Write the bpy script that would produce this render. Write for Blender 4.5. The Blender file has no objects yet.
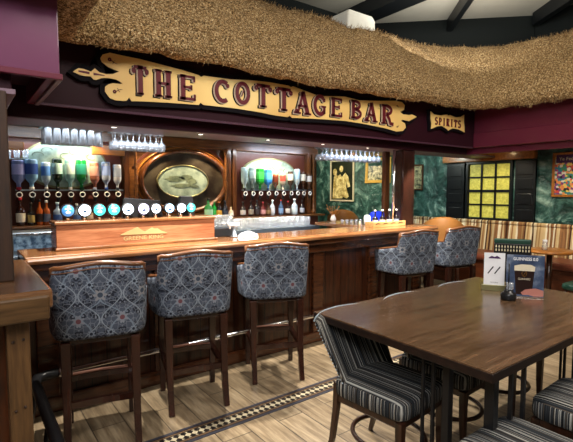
import bpy, math, random
from mathutils import Vector, Matrix, noise
random.seed(7)
R=math.radians; PI=math.pi
S=bpy.context.scene; C=S.collection
# ---------------------------------------------------------------- camera
HC=1.5; FPX=440.0; YAW=R(36.5); PITCH=R(4.03)
cam=bpy.data.objects.new('camera',bpy.data.cameras.new('camera')); C.objects.link(cam); S.camera=cam
cam.location=(0,0,HC); cam.rotation_euler=(PI/2-PITCH,0,-YAW)
cam.data.sensor_width=36; cam.data.lens=36*FPX/573; cam.data.clip_start=.05; cam.data.clip_end=60
# pixel of the photo -> point on a real plane of the room
FW=Vector((math.sin(YAW)*math.cos(PITCH),math.cos(YAW)*math.cos(PITCH),-math.sin(PITCH)))
RT=Vector((math.cos(YAW),-math.sin(YAW),0)); UP=RT.cross(FW)
def ray(u,v): return FW+RT*((u-286.5)/FPX)-UP*((v-221)/FPX)
def onY(u,v,y): d=ray(u,v); t=y/d.y; return Vector((d.x*t,y,HC+d.z*t))
def onZ(u,v,z): d=ray(u,v); t=(z-HC)/d.z; return Vector((d.x*t,d.y*t,z))
# ---------------------------------------------------------------- materials
def new(name):
    m=bpy.data.materials.new(name); m.use_nodes=True; nt=m.node_tree
    return m,nt,nt.nodes['Principled BSDF']
def nd(nt,t,**k):
    n=nt.nodes.new('ShaderNode'+t)
    for a,b in k.items():
        if hasattr(n,a): setattr(n,a,b)
        else: n.inputs[a].default_value=b
    return n
def lk(nt,a,b): nt.links.new(a,b)
def c4(c): return (c[0],c[1],c[2],1)
def hx(h):
    v=[int(h[i:i+2],16)/255 for i in(0,2,4)]
    return tuple(x/12.92 if x<=.04045 else ((x+.055)/1.055)**2.4 for x in v)
def mth(nt,op,a,b=None,c=None,clamp=False):
    n=nt.nodes.new('ShaderNodeMath'); n.operation=op; n.use_clamp=clamp
    for i,x in enumerate((a,b,c)):
        if x is None: continue
        if isinstance(x,(int,float)): n.inputs[i].default_value=x
        else: nt.links.new(x,n.inputs[i])
    return n.outputs[0]
def mix(nt,f,a,b):
    n=nt.nodes.new('ShaderNodeMix'); n.data_type='RGBA'
    for i,x in ((0,f),(6,a),(7,b)):
        if isinstance(x,(int,float)): n.inputs[i].default_value=x
        elif isinstance(x,tuple): n.inputs[i].default_value=c4(x)
        else: nt.links.new(x,n.inputs[i])
    return n.outputs[2]
def ramp(nt,f,stops,interp='LINEAR'):
    n=nt.nodes.new('ShaderNodeValToRGB'); n.color_ramp.interpolation=interp
    e=n.color_ramp.elements
    while len(e)<len(stops): e.new(.5)
    for x,(p,c) in zip(e,stops): x.position=p; x.color=c4(c)
    nt.links.new(f,n.inputs[0]); return n.outputs[0]
def coords(nt,kind='Object',scale=(1,1,1),rot=(0,0,0)):
    t=nt.nodes.new('ShaderNodeTexCoord'); m=nt.nodes.new('ShaderNodeMapping')
    m.inputs['Scale'].default_value=scale; m.inputs['Rotation'].default_value=rot
    nt.links.new(t.outputs[kind],m.inputs[0]); return m.outputs[0]
def bump(nt,b,h,s=.3,d=.01):
    n=nt.nodes.new('ShaderNodeBump'); n.inputs['Strength'].default_value=s; n.inputs['Distance'].default_value=d
    nt.links.new(h,n.inputs['Height']); nt.links.new(n.outputs[0],b.inputs['Normal'])
def nz(nt,vec,scale,detail=3,rough=.5):
    n=nd(nt,'TexNoise'); n.inputs['Scale'].default_value=scale; n.inputs['Detail'].default_value=detail
    n.inputs['Roughness'].default_value=rough
    if vec is not None: nt.links.new(vec,n.inputs['Vector'])
    return n.outputs['Fac']
def plain(name,col,rough=.5,metal=0,coat=0,noisy=0,spec=.3):
    m,nt,b=new(name); b.inputs['Base Color'].default_value=c4(col); b.inputs['Roughness'].default_value=rough
    b.inputs['Metallic'].default_value=metal; b.inputs['Coat Weight'].default_value=coat
    b.inputs['Specular IOR Level'].default_value=spec
    f=nz(nt,coords(nt),14,3)
    k=noisy or .12
    lk(nt,mix(nt,f,tuple(x*(1-k) for x in col),tuple(min(1,x*(1+k)) for x in col)),b.inputs['Base Color'])
    return m
def wood(name,c1,c2,axis='x',rough=.35,coat=.3,sc=1,planks=None,spec=.35):
    """grain runs along axis; planks=(axis, width) draws board joints"""
    m,nt,b=new(name)
    s={'x':(1.2,14,14),'y':(14,1.2,14),'z':(14,14,1.2)}[axis]
    v=coords(nt,'Object',tuple(q*sc for q in s))
    f=nz(nt,v,2.2,5,.6); g=nz(nt,v,9,2,.5)
    col=ramp(nt,mth(nt,'ADD',mth(nt,'MULTIPLY',f,.75),mth(nt,'MULTIPLY',g,.25)),[(.36,c1),(.5,tuple((a+b_)/2 for a,b_ in zip(c1,c2))),(.64,c2)])
    h=f
    if planks:
        ax,w=planks
        t=nt.nodes.new('ShaderNodeTexCoord'); sp=nt.nodes.new('ShaderNodeSeparateXYZ'); lk(nt,t.outputs['Object'],sp.inputs[0])
        o=sp.outputs['XYZ'.index(ax.upper())]
        fr=mth(nt,'FRACT',mth(nt,'DIVIDE',mth(nt,'ADD',o,50),w))
        gap=mth(nt,'LESS_THAN',mth(nt,'ABSOLUTE',mth(nt,'SUBTRACT',fr,.5)),.46)
        col=mix(nt,gap,tuple(x*.25 for x in c1),col); h=gap
    lk(nt,col,b.inputs['Base Color']); b.inputs['Roughness'].default_value=rough
    b.inputs['Coat Weight'].default_value=coat; b.inputs['Coat Roughness'].default_value=.15
    b.inputs['Specular IOR Level'].default_value=spec
    bump(nt,b,h,.25,.004)
    return m
def glow(name,col,st):
    m,nt,b=new(name); b.inputs['Base Color'].default_value=c4(col)
    b.inputs['Emission Color'].default_value=c4(col); b.inputs['Emission Strength'].default_value=st
    b.inputs['Roughness'].default_value=.3
    return m
def thinglass(name,col,body=.22):
    m,nt,b=new(name); out=[n for n in nt.nodes if n.type=='OUTPUT_MATERIAL'][0]
    tr=nt.nodes.new('ShaderNodeBsdfTransparent'); gl=nt.nodes.new('ShaderNodeBsdfGlossy'); gl.inputs['Roughness'].default_value=.08
    b.inputs['Base Color'].default_value=c4(col); b.inputs['Roughness'].default_value=.15
    fr=nt.nodes.new('ShaderNodeLayerWeight'); fr.inputs[0].default_value=.35
    m1=nt.nodes.new('ShaderNodeMixShader'); m2=nt.nodes.new('ShaderNodeMixShader')
    lk(nt,fr.outputs['Facing'],m1.inputs[0]); lk(nt,tr.outputs[0],m1.inputs[1]); lk(nt,gl.outputs[0],m1.inputs[2])
    lk(nt,mth(nt,'ADD',body*.6,mth(nt,'MULTIPLY',fr.outputs['Facing'],body)),m2.inputs[0]); lk(nt,m1.outputs[0],m2.inputs[1]); lk(nt,b.outputs[0],m2.inputs[2]); lk(nt,m2.outputs[0],out.inputs[0])
    return m
def glass(name,col=(1,1,1),rough=.03,alpha=None):
    m,nt,b=new(name); b.inputs['Base Color'].default_value=c4(col); b.inputs['Transmission Weight'].default_value=1
    b.inputs['Roughness'].default_value=rough; b.inputs['IOR'].default_value=1.45
    return m
M={}
M['purple']=plain('purple_gloss_paint',hx('5c2031'),.36,noisy=.06,coat=.15)
M['purple_dark']=plain('deep_purple_paint',hx('2a0d17'),.5,noisy=.06,spec=.15)
M['purple_box']=plain('plum_gloss_paint',hx('63334f'),.3,noisy=.06,coat=.2)
M['mauve']=plain('mauve_soffit_paint',hx('75606c'),.4,noisy=.05)
M['lilac']=plain('lilac_trim_paint',hx('4a2c3c'),.35,noisy=.05)
M['bar_wood']=wood('bar_front_wood',hx('22100a'),hx('46220f'),'z',.3,.4,planks=('x',.105))
M['bar_wood_y']=wood('bar_end_wood',hx('2a140b'),hx('52280f'),'z',.3,.4,planks=('y',.105))
M['mould']=wood('dark_moulding_wood',hx('2e160c'),hx('56301a'),'x',.25,.5)
M['counter']=wood('counter_oak',hx('74482a'),hx('9c6c44'),'x',.16,.7)
M['counter_y']=wood('counter_oak_return',hx('4e3320'),hx('735236'),'x',.16,.7)
M['beamoak']=wood('rough_oak',hx('33220f'),hx('5c4226'),'x',.45,.2)
M['postoak']=wood('oak_post',hx('3e2a16'),hx('644729'),'z',.45,.2)
M['postdark']=wood('dark_oak_post',hx('1c110a'),hx('3a2415'),'z',.6,.0)
M['tapwood']=wood('tap_box_wood',hx('8f5638'),hx('b87c58'),'x',.25,.5)
M['cabwood']=wood('back_bar_wood',hx('40220f'),hx('6c4020'),'z',.3,.4)
M['cabwoodx']=wood('back_bar_wood_rail',hx('452711'),hx('744a24'),'x',.3,.4)
M['orangewood']=wood('honey_wood',hx('8a5220'),hx('b8762e'),'x',.35,.3)
M['stoolwood']=wood('dark_stool_wood',hx('1d0e0a'),hx('371b12'),'z',.25,.5)
M['stooltrim']=wood('stool_rail_wood',hx('482b18'),hx('754a2c'),'x',.3,.4)
M['tablewood']=wood('table_top_wood',hx('43301f'),hx('6a503a'),'x',.27,.3)
M['tableedge']=wood('table_edge_wood',hx('150c08'),hx('27160f'),'x',.5,.0)
M['chairwood']=wood('dark_chair_wood',hx('20110a'),hx('3c2115'),'z',.3,.4)
M['banqwood']=wood('banquette_wood',hx('35180c'),hx('5c2e17'),'y',.35,.3)
M['crate']=wood('pale_crate_wood',hx('b58a4e'),hx('dcb678'),'x',.6,0)
M['black']=plain('black_metal',(.012,.012,.013),.28)
M['blackmat']=plain('black_plastic',(.015,.015,.017),.45)
M['shutter']=plain('black_shutter_paint',hx('15181a'),.35)
M['chrome']=plain('polished_steel',(.75,.75,.77),.14,1)
M['steel']=plain('brushed_steel',hx('aab8c4'),.3,.85)
M['brass']=plain('brass_metal',hx('c89a50'),.25,1)
M['white']=plain('white_plaster',hx('dcdcd2'),.7)
M['palegold']=plain('pale_gold_paint',hx('a89868'),.5)
M['offwhite']=plain('white_ceramic',(.85,.85,.83),.3)
M['paper']=plain('white_card',(.82,.82,.84),.5)
M['pinkmetal']=plain('copper_kick_plate',hx('b88878'),.3,.8)
M['tan']=plain('tan_leather',hx('94622f'),.5,noisy=.15)
M['brownleather']=plain('brown_leather',hx('6e3a28'),.4,noisy=.2)
M['greenleather']=plain('green_leather',hx('1d3f34'),.4,noisy=.2)
M['cream']=plain('cream_paint',hx('d8cfb0'),.5)
M['gold']=plain('gold_frame',hx('c8a248'),.45,0,noisy=.25)
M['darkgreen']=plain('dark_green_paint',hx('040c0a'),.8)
M['ceil']=plain('pale_ceiling_panel',hx('cfccbc'),.8,noisy=.05)
M['blue']=plain('royal_blue_vinyl',hx('1b34c8'),.4)
M['cloth']=plain('white_towel',(.8,.8,.82),.9,noisy=.1)
M['greenbrass']=plain('aged_brass_holder',hx('8a8660'),.35,.6)
M['clearglass']=thinglass('clear_glass',(.85,.92,1),.25)
M['mirror']=plain('bar_mirror',hx('6d6a62'),.08,1)
M['backdark']=plain('dark_back_panel',hx('5c3228'),.35)
M['lens_white']=glow('lit_white_lens',(.72,.86,1),4.5)
M['lens_teal']=glow('lit_teal_lens',hx('35c8c0'),2.2)
M['lens_violet']=glow('lit_violet_lens',(.70,.66,1),3.2)
M['lens_blue']=glow('lit_blue_lens',hx('a6d8ff'),2.4)
M['lens_navy']=glow('lit_navy_lens',hx('3a78b8'),1.1)
M['emblem']=plain('lens_emblem_print',hx('25405e'),.4)
M['lampwarm']=glow('warm_lamp_face',(1,.85,.62),6)
M['lampcool']=glow('white_lamp_face',(1,.93,.86),6)
def mat_thatch():
    m,nt,b=new('reed_thatch')
    v=coords(nt)
    f=nz(nt,v,70,2,.7); g=nz(nt,v,3.5,4,.6); h=nz(nt,v,170,1,.5)
    q=mth(nt,'ADD',mth(nt,'MULTIPLY',f,.6),mth(nt,'MULTIPLY',h,.4))
    a=ramp(nt,q,[(.37,hx('1c1206')),(.46,hx('6e5228')),(.53,hx('b08a56')),(.63,hx('ecd8a8'))])
    lk(nt,mix(nt,mth(nt,'MULTIPLY',mth(nt,'SUBTRACT',g,.42),2.2,clamp=True),a,mix(nt,.45,a,hx('6d5228'))),b.inputs['Base Color'])
    b.inputs['Roughness'].default_value=.85; bump(nt,b,q,1,.03); return m
M['thatch']=mat_thatch()
def mat_floor():
    m,nt,b=new('wood_look_floor_tile')
    v=coords(nt,'Object',(1,1,1),(0,0,R(90)))
    br=nd(nt,'TexBrick'); lk(nt,v,br.inputs['Vector'])
    br.inputs['Scale'].default_value=1; br.inputs['Brick Width'].default_value=.95; br.inputs['Row Height'].default_value=.2
    br.inputs['Mortar Size'].default_value=.0035; br.offset=.37
    br.inputs['Color1'].default_value=(0,0,0,1); br.inputs['Color2'].default_value=(1,1,1,1); br.inputs['Mortar'].default_value=(.5,.5,.5,1)
    g=nz(nt,coords(nt,'Object',(12,1.1,1)),2.5,5,.65)
    base=ramp(nt,g,[(.3,hx('5f4f3c')),(.5,hx('86745b')),(.7,hx('a8967a'))])
    var=mix(nt,br.outputs['Color'],tuple(x*.75 for x in (1,1,1)),(1.0,1.0,1.0))
    mm=nt.nodes.new('ShaderNodeMix'); mm.data_type='RGBA'; mm.blend_type='MULTIPLY'; mm.inputs[0].default_value=1
    lk(nt,base,mm.inputs[6]); lk(nt,var,mm.inputs[7])
    lk(nt,mix(nt,br.outputs['Fac'],mm.outputs[2],hx('3a3026')),b.inputs['Base Color'])
    b.inputs['Roughness'].default_value=.33; bump(nt,b,br.outputs['Fac'],-.3,.004); return m
M['floor']=mat_floor()
def mat_border():
    m,nt,b=new('mosaic_border')
    t=nt.nodes.new('ShaderNodeTexCoord'); sp=nt.nodes.new('ShaderNodeSeparateXYZ'); lk(nt,t.outputs['Object'],sp.inputs[0])
    X,Y=sp.outputs[0],sp.outputs[1]
    ay=mth(nt,'ABSOLUTE',Y)
    # chequered diamonds in the middle band
    w=.045
    p=mth(nt,'FRACT',mth(nt,'DIVIDE',mth(nt,'ADD',mth(nt,'ADD',X,Y),40),w*2))
    q=mth(nt,'FRACT',mth(nt,'DIVIDE',mth(nt,'ADD',mth(nt,'SUBTRACT',X,Y),40),w*2))
    chk=mth(nt,'COMPARE',mth(nt,'GREATER_THAN',p,.5),mth(nt,'GREATER_THAN',q,.5),.1)
    mid=mth(nt,'LESS_THAN',ay,.034)
    body=mix(nt,mth(nt,'MULTIPLY',chk,mid),hx('1a1615'),hx('b4a88c'))
    line=mth(nt,'LESS_THAN',mth(nt,'ABSOLUTE',mth(nt,'SUBTRACT',ay,.048)),.006)
    body=mix(nt,line,body,hx('6a5138'))
    edge=mth(nt,'GREATER_THAN',ay,.062)
    lk(nt,mix(nt,edge,body,hx('33343e')),b.inputs['Base Color']); b.inputs['Roughness'].default_value=.3; return m
M['border']=mat_border()
def mat_stripe(name,cols,dens,axis='X',seed=0,rough=.85,side=False):
    m,nt,b=new(name)
    t=nt.nodes.new('ShaderNodeTexCoord'); sp=nt.nodes.new('ShaderNodeSeparateXYZ'); lk(nt,t.outputs['Object'],sp.inputs[0])
    o=sp.outputs['XYZ'.index(axis)]
    if side:      # the fabric wraps round the sides, so stripes follow y there
        s2=nt.nodes.new('ShaderNodeSeparateXYZ'); lk(nt,t.outputs['Normal'],s2.inputs[0])
        k=mth(nt,'GREATER_THAN',mth(nt,'ABSOLUTE',s2.outputs[0]),.72)
        o=mth(nt,'ADD',mth(nt,'MULTIPLY',o,mth(nt,'SUBTRACT',1,k)),mth(nt,'MULTIPLY',sp.outputs[1],k))
    wn=nd(nt,'TexWhiteNoise',noise_dimensions='1D')
    lk(nt,mth(nt,'ADD',mth(nt,'FLOOR',mth(nt,'MULTIPLY',o,dens)),seed+.5),wn.inputs['W'])
    n=len(cols)
    col=ramp(nt,wn.outputs['Value'],[(i/n,c) for i,c in enumerate(cols)],'CONSTANT')
    lk(nt,col,b.inputs['Base Color']); b.inputs['Roughness'].default_value=rough; b.inputs['Specular IOR Level'].default_value=.2
    bump(nt,b,nz(nt,coords(nt),400,1),.2,.002); return m
M['stripe']=mat_stripe('grey_stripe_fabric',[hx('121416'),hx('7a7976'),hx('1e2124'),hx('44474a'),hx('a3a199'),hx('181b20'),hx('50463a'),hx('2c3034')],300,side=True)
M['bstripe']=mat_stripe('banquette_stripe_fabric',[hx('d6bc8c'),hx('8a6240'),hx('e6d6b0'),hx('b08c5c'),hx('4e3222'),hx('d2b482'),hx('efe2c2'),hx('9c7048')],52,'Y',3)
def mat_damask():
    m,nt,b=new('floral_damask_fabric')
    t=nt.nodes.new('ShaderNodeTexCoord'); sp=nt.nodes.new('ShaderNodeSeparateXYZ'); lk(nt,t.outputs['UV'],sp.inputs[0])
    U,V=sp.outputs[0],sp.outputs[1]
    mu=mth(nt,'DIVIDE',mth(nt,'PINGPONG',U,.12),.12)
    mv=mth(nt,'DIVIDE',V,.29)
    def band(x,y,w): return mth(nt,'LESS_THAN',mth(nt,'ABSOLUTE',mth(nt,'SUBTRACT',x,y)),w)
    cv=mth(nt,'COSINE',mth(nt,'MULTIPLY',mv,2*PI)); sv=mth(nt,'SINE',mth(nt,'MULTIPLY',mv,4*PI))
    og=mth(nt,'ADD',.5,mth(nt,'MULTIPLY',cv,.46))
    vine=band(mu,og,.03)
    og2=mth(nt,'ADD',.45,mth(nt,'MULTIPLY',cv,-.36)); og2=mth(nt,'ADD',og2,mth(nt,'MULTIPLY',sv,.16))
    vine2=band(mu,og2,.04)
    cb=nt.nodes.new('ShaderNodeCombineXYZ'); lk(nt,mth(nt,'MULTIPLY',mu,1.0),cb.inputs[0]); lk(nt,mth(nt,'PINGPONG',mth(nt,'ADD',mth(nt,'MULTIPLY',mv,2.4),.37),50),cb.inputs[1])
    vo=nd(nt,'TexVoronoi'); vo.inputs['Scale'].default_value=3.4; lk(nt,cb.outputs[0],vo.inputs['Vector'])
    ve=nd(nt,'TexVoronoi'); ve.feature='DISTANCE_TO_EDGE'; ve.inputs['Scale'].default_value=4.2; lk(nt,cb.outputs[0],ve.inputs['Vector'])
    scroll=mth(nt,'LESS_THAN',ve.outputs['Distance'],.045)
    leaf=mth(nt,'LESS_THAN',vo.outputs['Distance'],.42); leafc=mth(nt,'LESS_THAN',vo.outputs['Distance'],.17)
    # flowers: one on the mirror line, one on the fold line, half a period apart
    def flower(cx,cy,r):
        dx=mth(nt,'SUBTRACT',mu,cx); fy=mth(nt,'SUBTRACT',mth(nt,'FRACT',mth(nt,'ADD',mv,.5-cy)),.5); dy=mth(nt,'MULTIPLY',fy,2.4)
        rr=mth(nt,'SQRT',mth(nt,'ADD',mth(nt,'MULTIPLY',dx,dx),mth(nt,'MULTIPLY',dy,dy)))
        th=mth(nt,'ARCTAN2',dy,dx); pet=mth(nt,'ADD',r,mth(nt,'MULTIPLY',mth(nt,'COSINE',mth(nt,'MULTIPLY',th,7)),r*.3))
        return mth(nt,'LESS_THAN',rr,pet),mth(nt,'LESS_THAN',rr,r*.5)
    f1,f1c=flower(0,.0,.25); f2,f2c=flower(1,.5,.24); f3,f3c=flower(.45,.22,.15)
    bg=mix(nt,nz(nt,coords(nt,'Object'),60,2),hx('3b414e'),hx('4b5260'))
    c=mix(nt,leaf,bg,hx('20242f')); c=mix(nt,leafc,c,hx('6a6f7c')); c=mix(nt,mth(nt,'MULTIPLY',scroll,.6),c,hx('7c828c'))
    c=mix(nt,vine2,c,hx('6a7684')); c=mix(nt,vine,c,hx('7c858f'))
    c=mix(nt,f3,c,hx('77818e')); c=mix(nt,f3c,c,hx('1c2230'))
    c=mix(nt,f2,c,hx('757a84')); c=mix(nt,f2c,c,hx('633e44'))
    c=mix(nt,f1,c,hx('7c7c80')); c=mix(nt,f1c,c,hx('37414f'))
    lk(nt,c,b.inputs['Base Color']); b.inputs['Roughness'].default_value=.8; b.inputs['Specular IOR Level'].default_value=.25
    return m
M['damask']=mat_damask()
def mat_greenwall():
    m,nt,b=new('green_textured_wallpaper')
    v=coords(nt)
    n1=nd(nt,'TexNoise'); n1.inputs['Scale'].default_value=2.6; n1.inputs['Detail'].default_value=5; n1.inputs['Distortion'].default_value=1.6
    lk(nt,v,n1.inputs['Vector'])
    n2=nz(nt,v,14,3,.6)
    q=mth(nt,'ADD',mth(nt,'MULTIPLY',n1.outputs['Fac'],.8),mth(nt,'MULTIPLY',n2,.2))
    lk(nt,ramp(nt,q,[(.38,hx('1a3832')),(.47,hx('2b5049')),(.55,hx('446e64')),(.66,hx('94b4a6'))]),b.inputs['Base Color'])
    b.inputs['Roughness'].default_value=.4; bump(nt,b,q,1,.12); return m
M['greenwall']=mat_greenwall()
def mat_gold_sign():
    m,nt,b=new('gold_sign_paint')
    f=nz(nt,coords(nt,'Object',(1,1,1)),1.3,2)
    lk(nt,ramp(nt,f,[(.3,hx('d9a85e')),(.55,hx('efcb7c')),(.75,hx('f7dd98'))]),b.inputs['Base Color'])
    b.inputs['Roughness'].default_value=.45; return m
M['signgold']=mat_gold_sign()
M['signblack']=plain('sign_black',(.005,.004,.006),.7,spec=.1)
M['signred']=plain('sign_maroon',hx('5e1420'),.45)
M['signgrey']=plain('sign_letter_highlight',hx('b5a08a'),.5)
def mat_spots(name,cols,scale=9,rough=.4,emit=0):
    m,nt,b=new(name)
    vo=nd(nt,'TexVoronoi'); vo.inputs['Scale'].default_value=scale; lk(nt,coords(nt),vo.inputs['Vector'])
    sp=nt.nodes.new('ShaderNodeSeparateColor'); lk(nt,vo.outputs['Color'],sp.inputs[0])
    n=len(cols); lk(nt,ramp(nt,sp.outputs[0],[(i/n,c) for i,c in enumerate(cols)],'CONSTANT'),b.inputs['Base Color'])
    b.inputs['Roughness'].default_value=rough; return m
M['crowd']=mat_spots('crowd_print',[hx('c8483a'),hx('2f7f8f'),hx('e0c060'),hx('222028'),hx('d8d2c0'),hx('7a3f7a'),hx('e08a50'),hx('4a8a58')],34)
def mat_sepia(name,c1,c2,sc):
    m,nt,b=new(name); f=nz(nt,coords(nt),sc,4,.6)
    lk(nt,ramp(nt,f,[(.38,c1),(.62,c2)]),b.inputs['Base Color']); b.inputs['Roughness'].default_value=.3; return m
M['engraving']=mat_sepia('group_engraving_print',hx('2c3a2c'),hx('c9c49a'),16)
M['portrait_bg']=mat_sepia('portrait_dark_ground',hx('131a12'),hx('2c3322'),5)
M['sepia']=mat_sepia('sepia_figure_print',hx('a89048'),hx('f4e6a4'),12)
M['etched']=mat_sepia('etched_green_mirror',hx('74887c'),hx('a8bcaa'),7)
M['etchdark']=mat_sepia('etched_relief',hx('4c5a4c'),hx('7c8a70'),12)
M['coffered']=mat_sepia('dark_oval_mirror',hx('221a14'),hx('4a4438'),4)
def mat_window():
    m,nt,b=new('frosted_lit_pane'); f=nz(nt,coords(nt),30,3,.7)
    c=ramp(nt,f,[(.3,hx('a8a23e')),(.6,hx('cfc95a')),(.8,hx('ded880'))])
    lk(nt,c,b.inputs['Base Color']); lk(nt,c,b.inputs['Emission Color']); b.inputs['Emission Strength'].default_value=.3; return m
M['pane']=mat_window()
def mat_poster():
    m,nt,b=new('blue_cloud_poster'); f=nz(nt,coords(nt),9,4,.6)
    lk(nt,ramp(nt,f,[(.3,hx('18223c')),(.52,hx('42526e')),(.7,hx('98a2b2'))]),b.inputs['Base Color']); b.inputs['Roughness'].default_value=.3; return m
M['poster']=mat_poster()
M['stout']=plain('stout_print',hx('22100c'),.4); M['froth']=plain('froth_print',hx('d8cdb4'),.5)
M['skin']=plain('hand_print',hx('b07468'),.5); M['logopurple']=plain('purple_print',hx('4a2c58'),.5); M['ink']=plain('ink_print',(.02,.02,.03),.5)
# ---------------------------------------------------------------- mesh builder
class MB:
    def __init__(s): s.v=[]; s.f=[]; s.sm=[]; s.mi=[]; s.uv={}; s.cur=0
    def add(s,vs,fs,smooth=False,uvs=None):
        o=len(s.v); s.v+=[tuple(x) for x in vs]
        for f in fs:
            if uvs: s.uv[len(s.f)]=[uvs[i] for i in f]
            s.f.append([i+o for i in f]); s.sm.append(smooth); s.mi.append(s.cur)
        return s
    def box(s,x0,x1,y0,y1,z0,z1):
        return s.add([(x,y,z) for z in(z0,z1) for y in(y0,y1) for x in(x0,x1)],[(0,2,3,1),(4,5,7,6),(0,1,5,4),(2,6,7,3),(0,4,6,2),(1,3,7,5)])
    def bar(s,p,q,w,h=None,w2=None):
        """square-section bar from p to q"""
        return s.tube([p,q],[w*.7071,(w2 or w)*.7071],4,smooth=False,rot=PI/4)
    def tube(s,pts,r,n=10,smooth=True,rot=0,closed=False,up=None):
        pts=[Vector(p) for p in pts]; m=len(pts); rs=r if isinstance(r,(list,tuple)) else [r]*m
        vs=[]; u=None
        for i,p in enumerate(pts):
            if closed: t=pts[(i+1)%m]-pts[i-1]
            else: t=pts[min(i+1,m-1)]-pts[max(i-1,0)]
            t.normalize()
            if u is None:
                a=Vector(up) if up else (Vector((0,1,0)) if abs(t.z)>.8 else Vector((0,0,1)))
                u=(a-t*a.dot(t)).normalized()
            else: u=(u-t*u.dot(t)).normalized()
            w=t.cross(u)
            for k in range(n):
                a=rot+2*PI*k/n; vs.append(p+(u*math.cos(a)+w*math.sin(a))*rs[i])
        fs=[]
        for i in range(m if closed else m-1):
            j=(i+1)%m
            for k in range(n): fs.append((i*n+k,i*n+(k+1)%n,j*n+(k+1)%n,j*n+k))
        s.add(vs,fs,smooth)
        if not closed:
            o=len(s.v)-len(vs)
            s.f+=[[o+k for k in range(n)][::-1],[o+(m-1)*n+k for k in range(n)]]; s.sm+=[False,False]; s.mi+=[s.cur]*2
        return s
    def lathe(s,prof,n=16,c=(0,0,0),smooth=True,axis='z',sx=1,sy=1):
        vs=[]
        for r,z in prof:
            for k in range(n):
                a=2*PI*k/n; x,y=r*math.cos(a)*sx,r*math.sin(a)*sy
                v=(x,y,z) if axis=='z' else ((x,z,y) if axis=='y' else (z,x,y))
                vs.append((v[0]+c[0],v[1]+c[1],v[2]+c[2]))
        fs=[]
        for i in range(len(prof)-1):
            for k in range(n): fs.append((i*n+k,i*n+(k+1)%n,(i+1)*n+(k+1)%n,(i+1)*n+k))
        s.add(vs,fs,smooth)
        o=len(s.v)-len(vs)
        if prof[0][0]>1e-4: s.f.append([o+k for k in range(n)][::-1]); s.sm.append(False); s.mi.append(s.cur)
        if prof[-1][0]>1e-4: s.f.append([o+(len(prof)-1)*n+k for k in range(n)]); s.sm.append(False); s.mi.append(s.cur)
        return s
    def prism(s,pts,y0,y1,plane='xz'):
        """2-D outline extruded from y0 (front) to y1"""
        n=len(pts)
        def P(a,b,d): return (a,d,b) if plane=='xz' else ((d,a,b) if plane=='yz' else (a,b,d))
        vs=[P(a,b,y0) for a,b in pts]+[P(a,b,y1) for a,b in pts]
        return s.add(vs,[list(range(n)),list(range(n,2*n))[::-1]]+[(i,i+n,(i+1)%n+n,(i+1)%n) for i in range(n)])
    def grid(s,fn,nu,nv,uvf=None,smooth=True,cu=False):
        vs=[fn(i/(nu-1) if not cu else i/nu,j/(nv-1)) for i in range(nu) for j in range(nv)]
        uvs=[uvf(i/(nu-1),j/(nv-1)) for i in range(nu) for j in range(nv)] if uvf else None
        fs=[]
        for i in range(nu if cu else nu-1):
            for j in range(nv-1):
                a=(i+1)%nu; fs.append((i*nv+j,a*nv+j,a*nv+j+1,i*nv+j+1))
        return s.add(vs,fs,smooth,uvs)
    def build(s,name,mat,parent=None,bevel=0,loc=None,seg=2,fix=True):
        me=bpy.data.meshes.new(name); me.from_pydata(s.v,[],s.f)
        mats=mat if isinstance(mat,(list,tuple)) else [mat]
        for m in mats: me.materials.append(m)
        me.polygons.foreach_set('use_smooth',s.sm); me.polygons.foreach_set('material_index',s.mi)
        if s.uv:
            ul=me.uv_layers.new(name='UVMap')
            for fi,us in s.uv.items():
                p=me.polygons[fi]
                for li,u in zip(p.loop_indices,us): ul.data[li].uv=u
        me.update()
        if fix:
            import bmesh
            bm=bmesh.new(); bm.from_mesh(me); bmesh.ops.recalc_face_normals(bm,faces=bm.faces); bm.to_mesh(me); bm.free()
        o=bpy.data.objects.new(name,me); C.objects.link(o)
        if parent: o.parent=parent
        if loc: o.location=loc
        if bevel:
            b=o.modifiers.new('bevel','BEVEL'); b.width=bevel; b.segments=seg; b.limit_method='ANGLE'; b.angle_limit=R(40)
        return o
def tag(o,label,cat,group=None,kind=None):
    o['label']=label; o['category']=cat
    if group: o['group']=group
    if kind: o['kind']=kind
    return o
def thing(name,label,cat,loc=(0,0,0),rz=0,group=None):
    o=bpy.data.objects.new(name,None); C.objects.link(o); o.location=loc; o.rotation_euler=(0,0,rz); o.empty_display_size=.1
    return tag(o,label,cat,group)
def struct(o): o['kind']='structure'; return o
def dup(root,loc,rz=None,label=None,group=None,scale=None):
    def cp(o,par):
        c=o.copy(); C.objects.link(c)
        if par: c.parent=par
        for ch in o.children: cp(ch,c)
        return c
    r=cp(root,None); r.location=loc
    if rz is not None: r.rotation_euler=(0,0,rz)
    if scale: r.scale=scale
    if label: r['label']=label
    if group: r['group']=group
    return r
def rbox(x0,x1,y0,y1,z0,z1,e=.35,n=12,k=.5,m=None):
    """soft cushion: super-ellipsoid-like rounded box"""
    m=m or MB(); cx,cy,cz=(x0+x1)/2,(y0+y1)/2,(z0+z1)/2; a,b,c=(x1-x0)/2,(y1-y0)/2,(z1-z0)/2
    sg=lambda v,p: math.copysign(abs(v)**p,v)
    def fn(i,j):
        th=2*PI*i; ph=-PI/2+PI*j
        return (cx+a*sg(math.cos(ph),k)*sg(math.cos(th),e),cy+b*sg(math.cos(ph),k)*sg(math.sin(th),e),cz+c*sg(math.sin(ph),k))
    m.grid(fn,n*4,n+1,None,True,cu=True); return m
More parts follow.
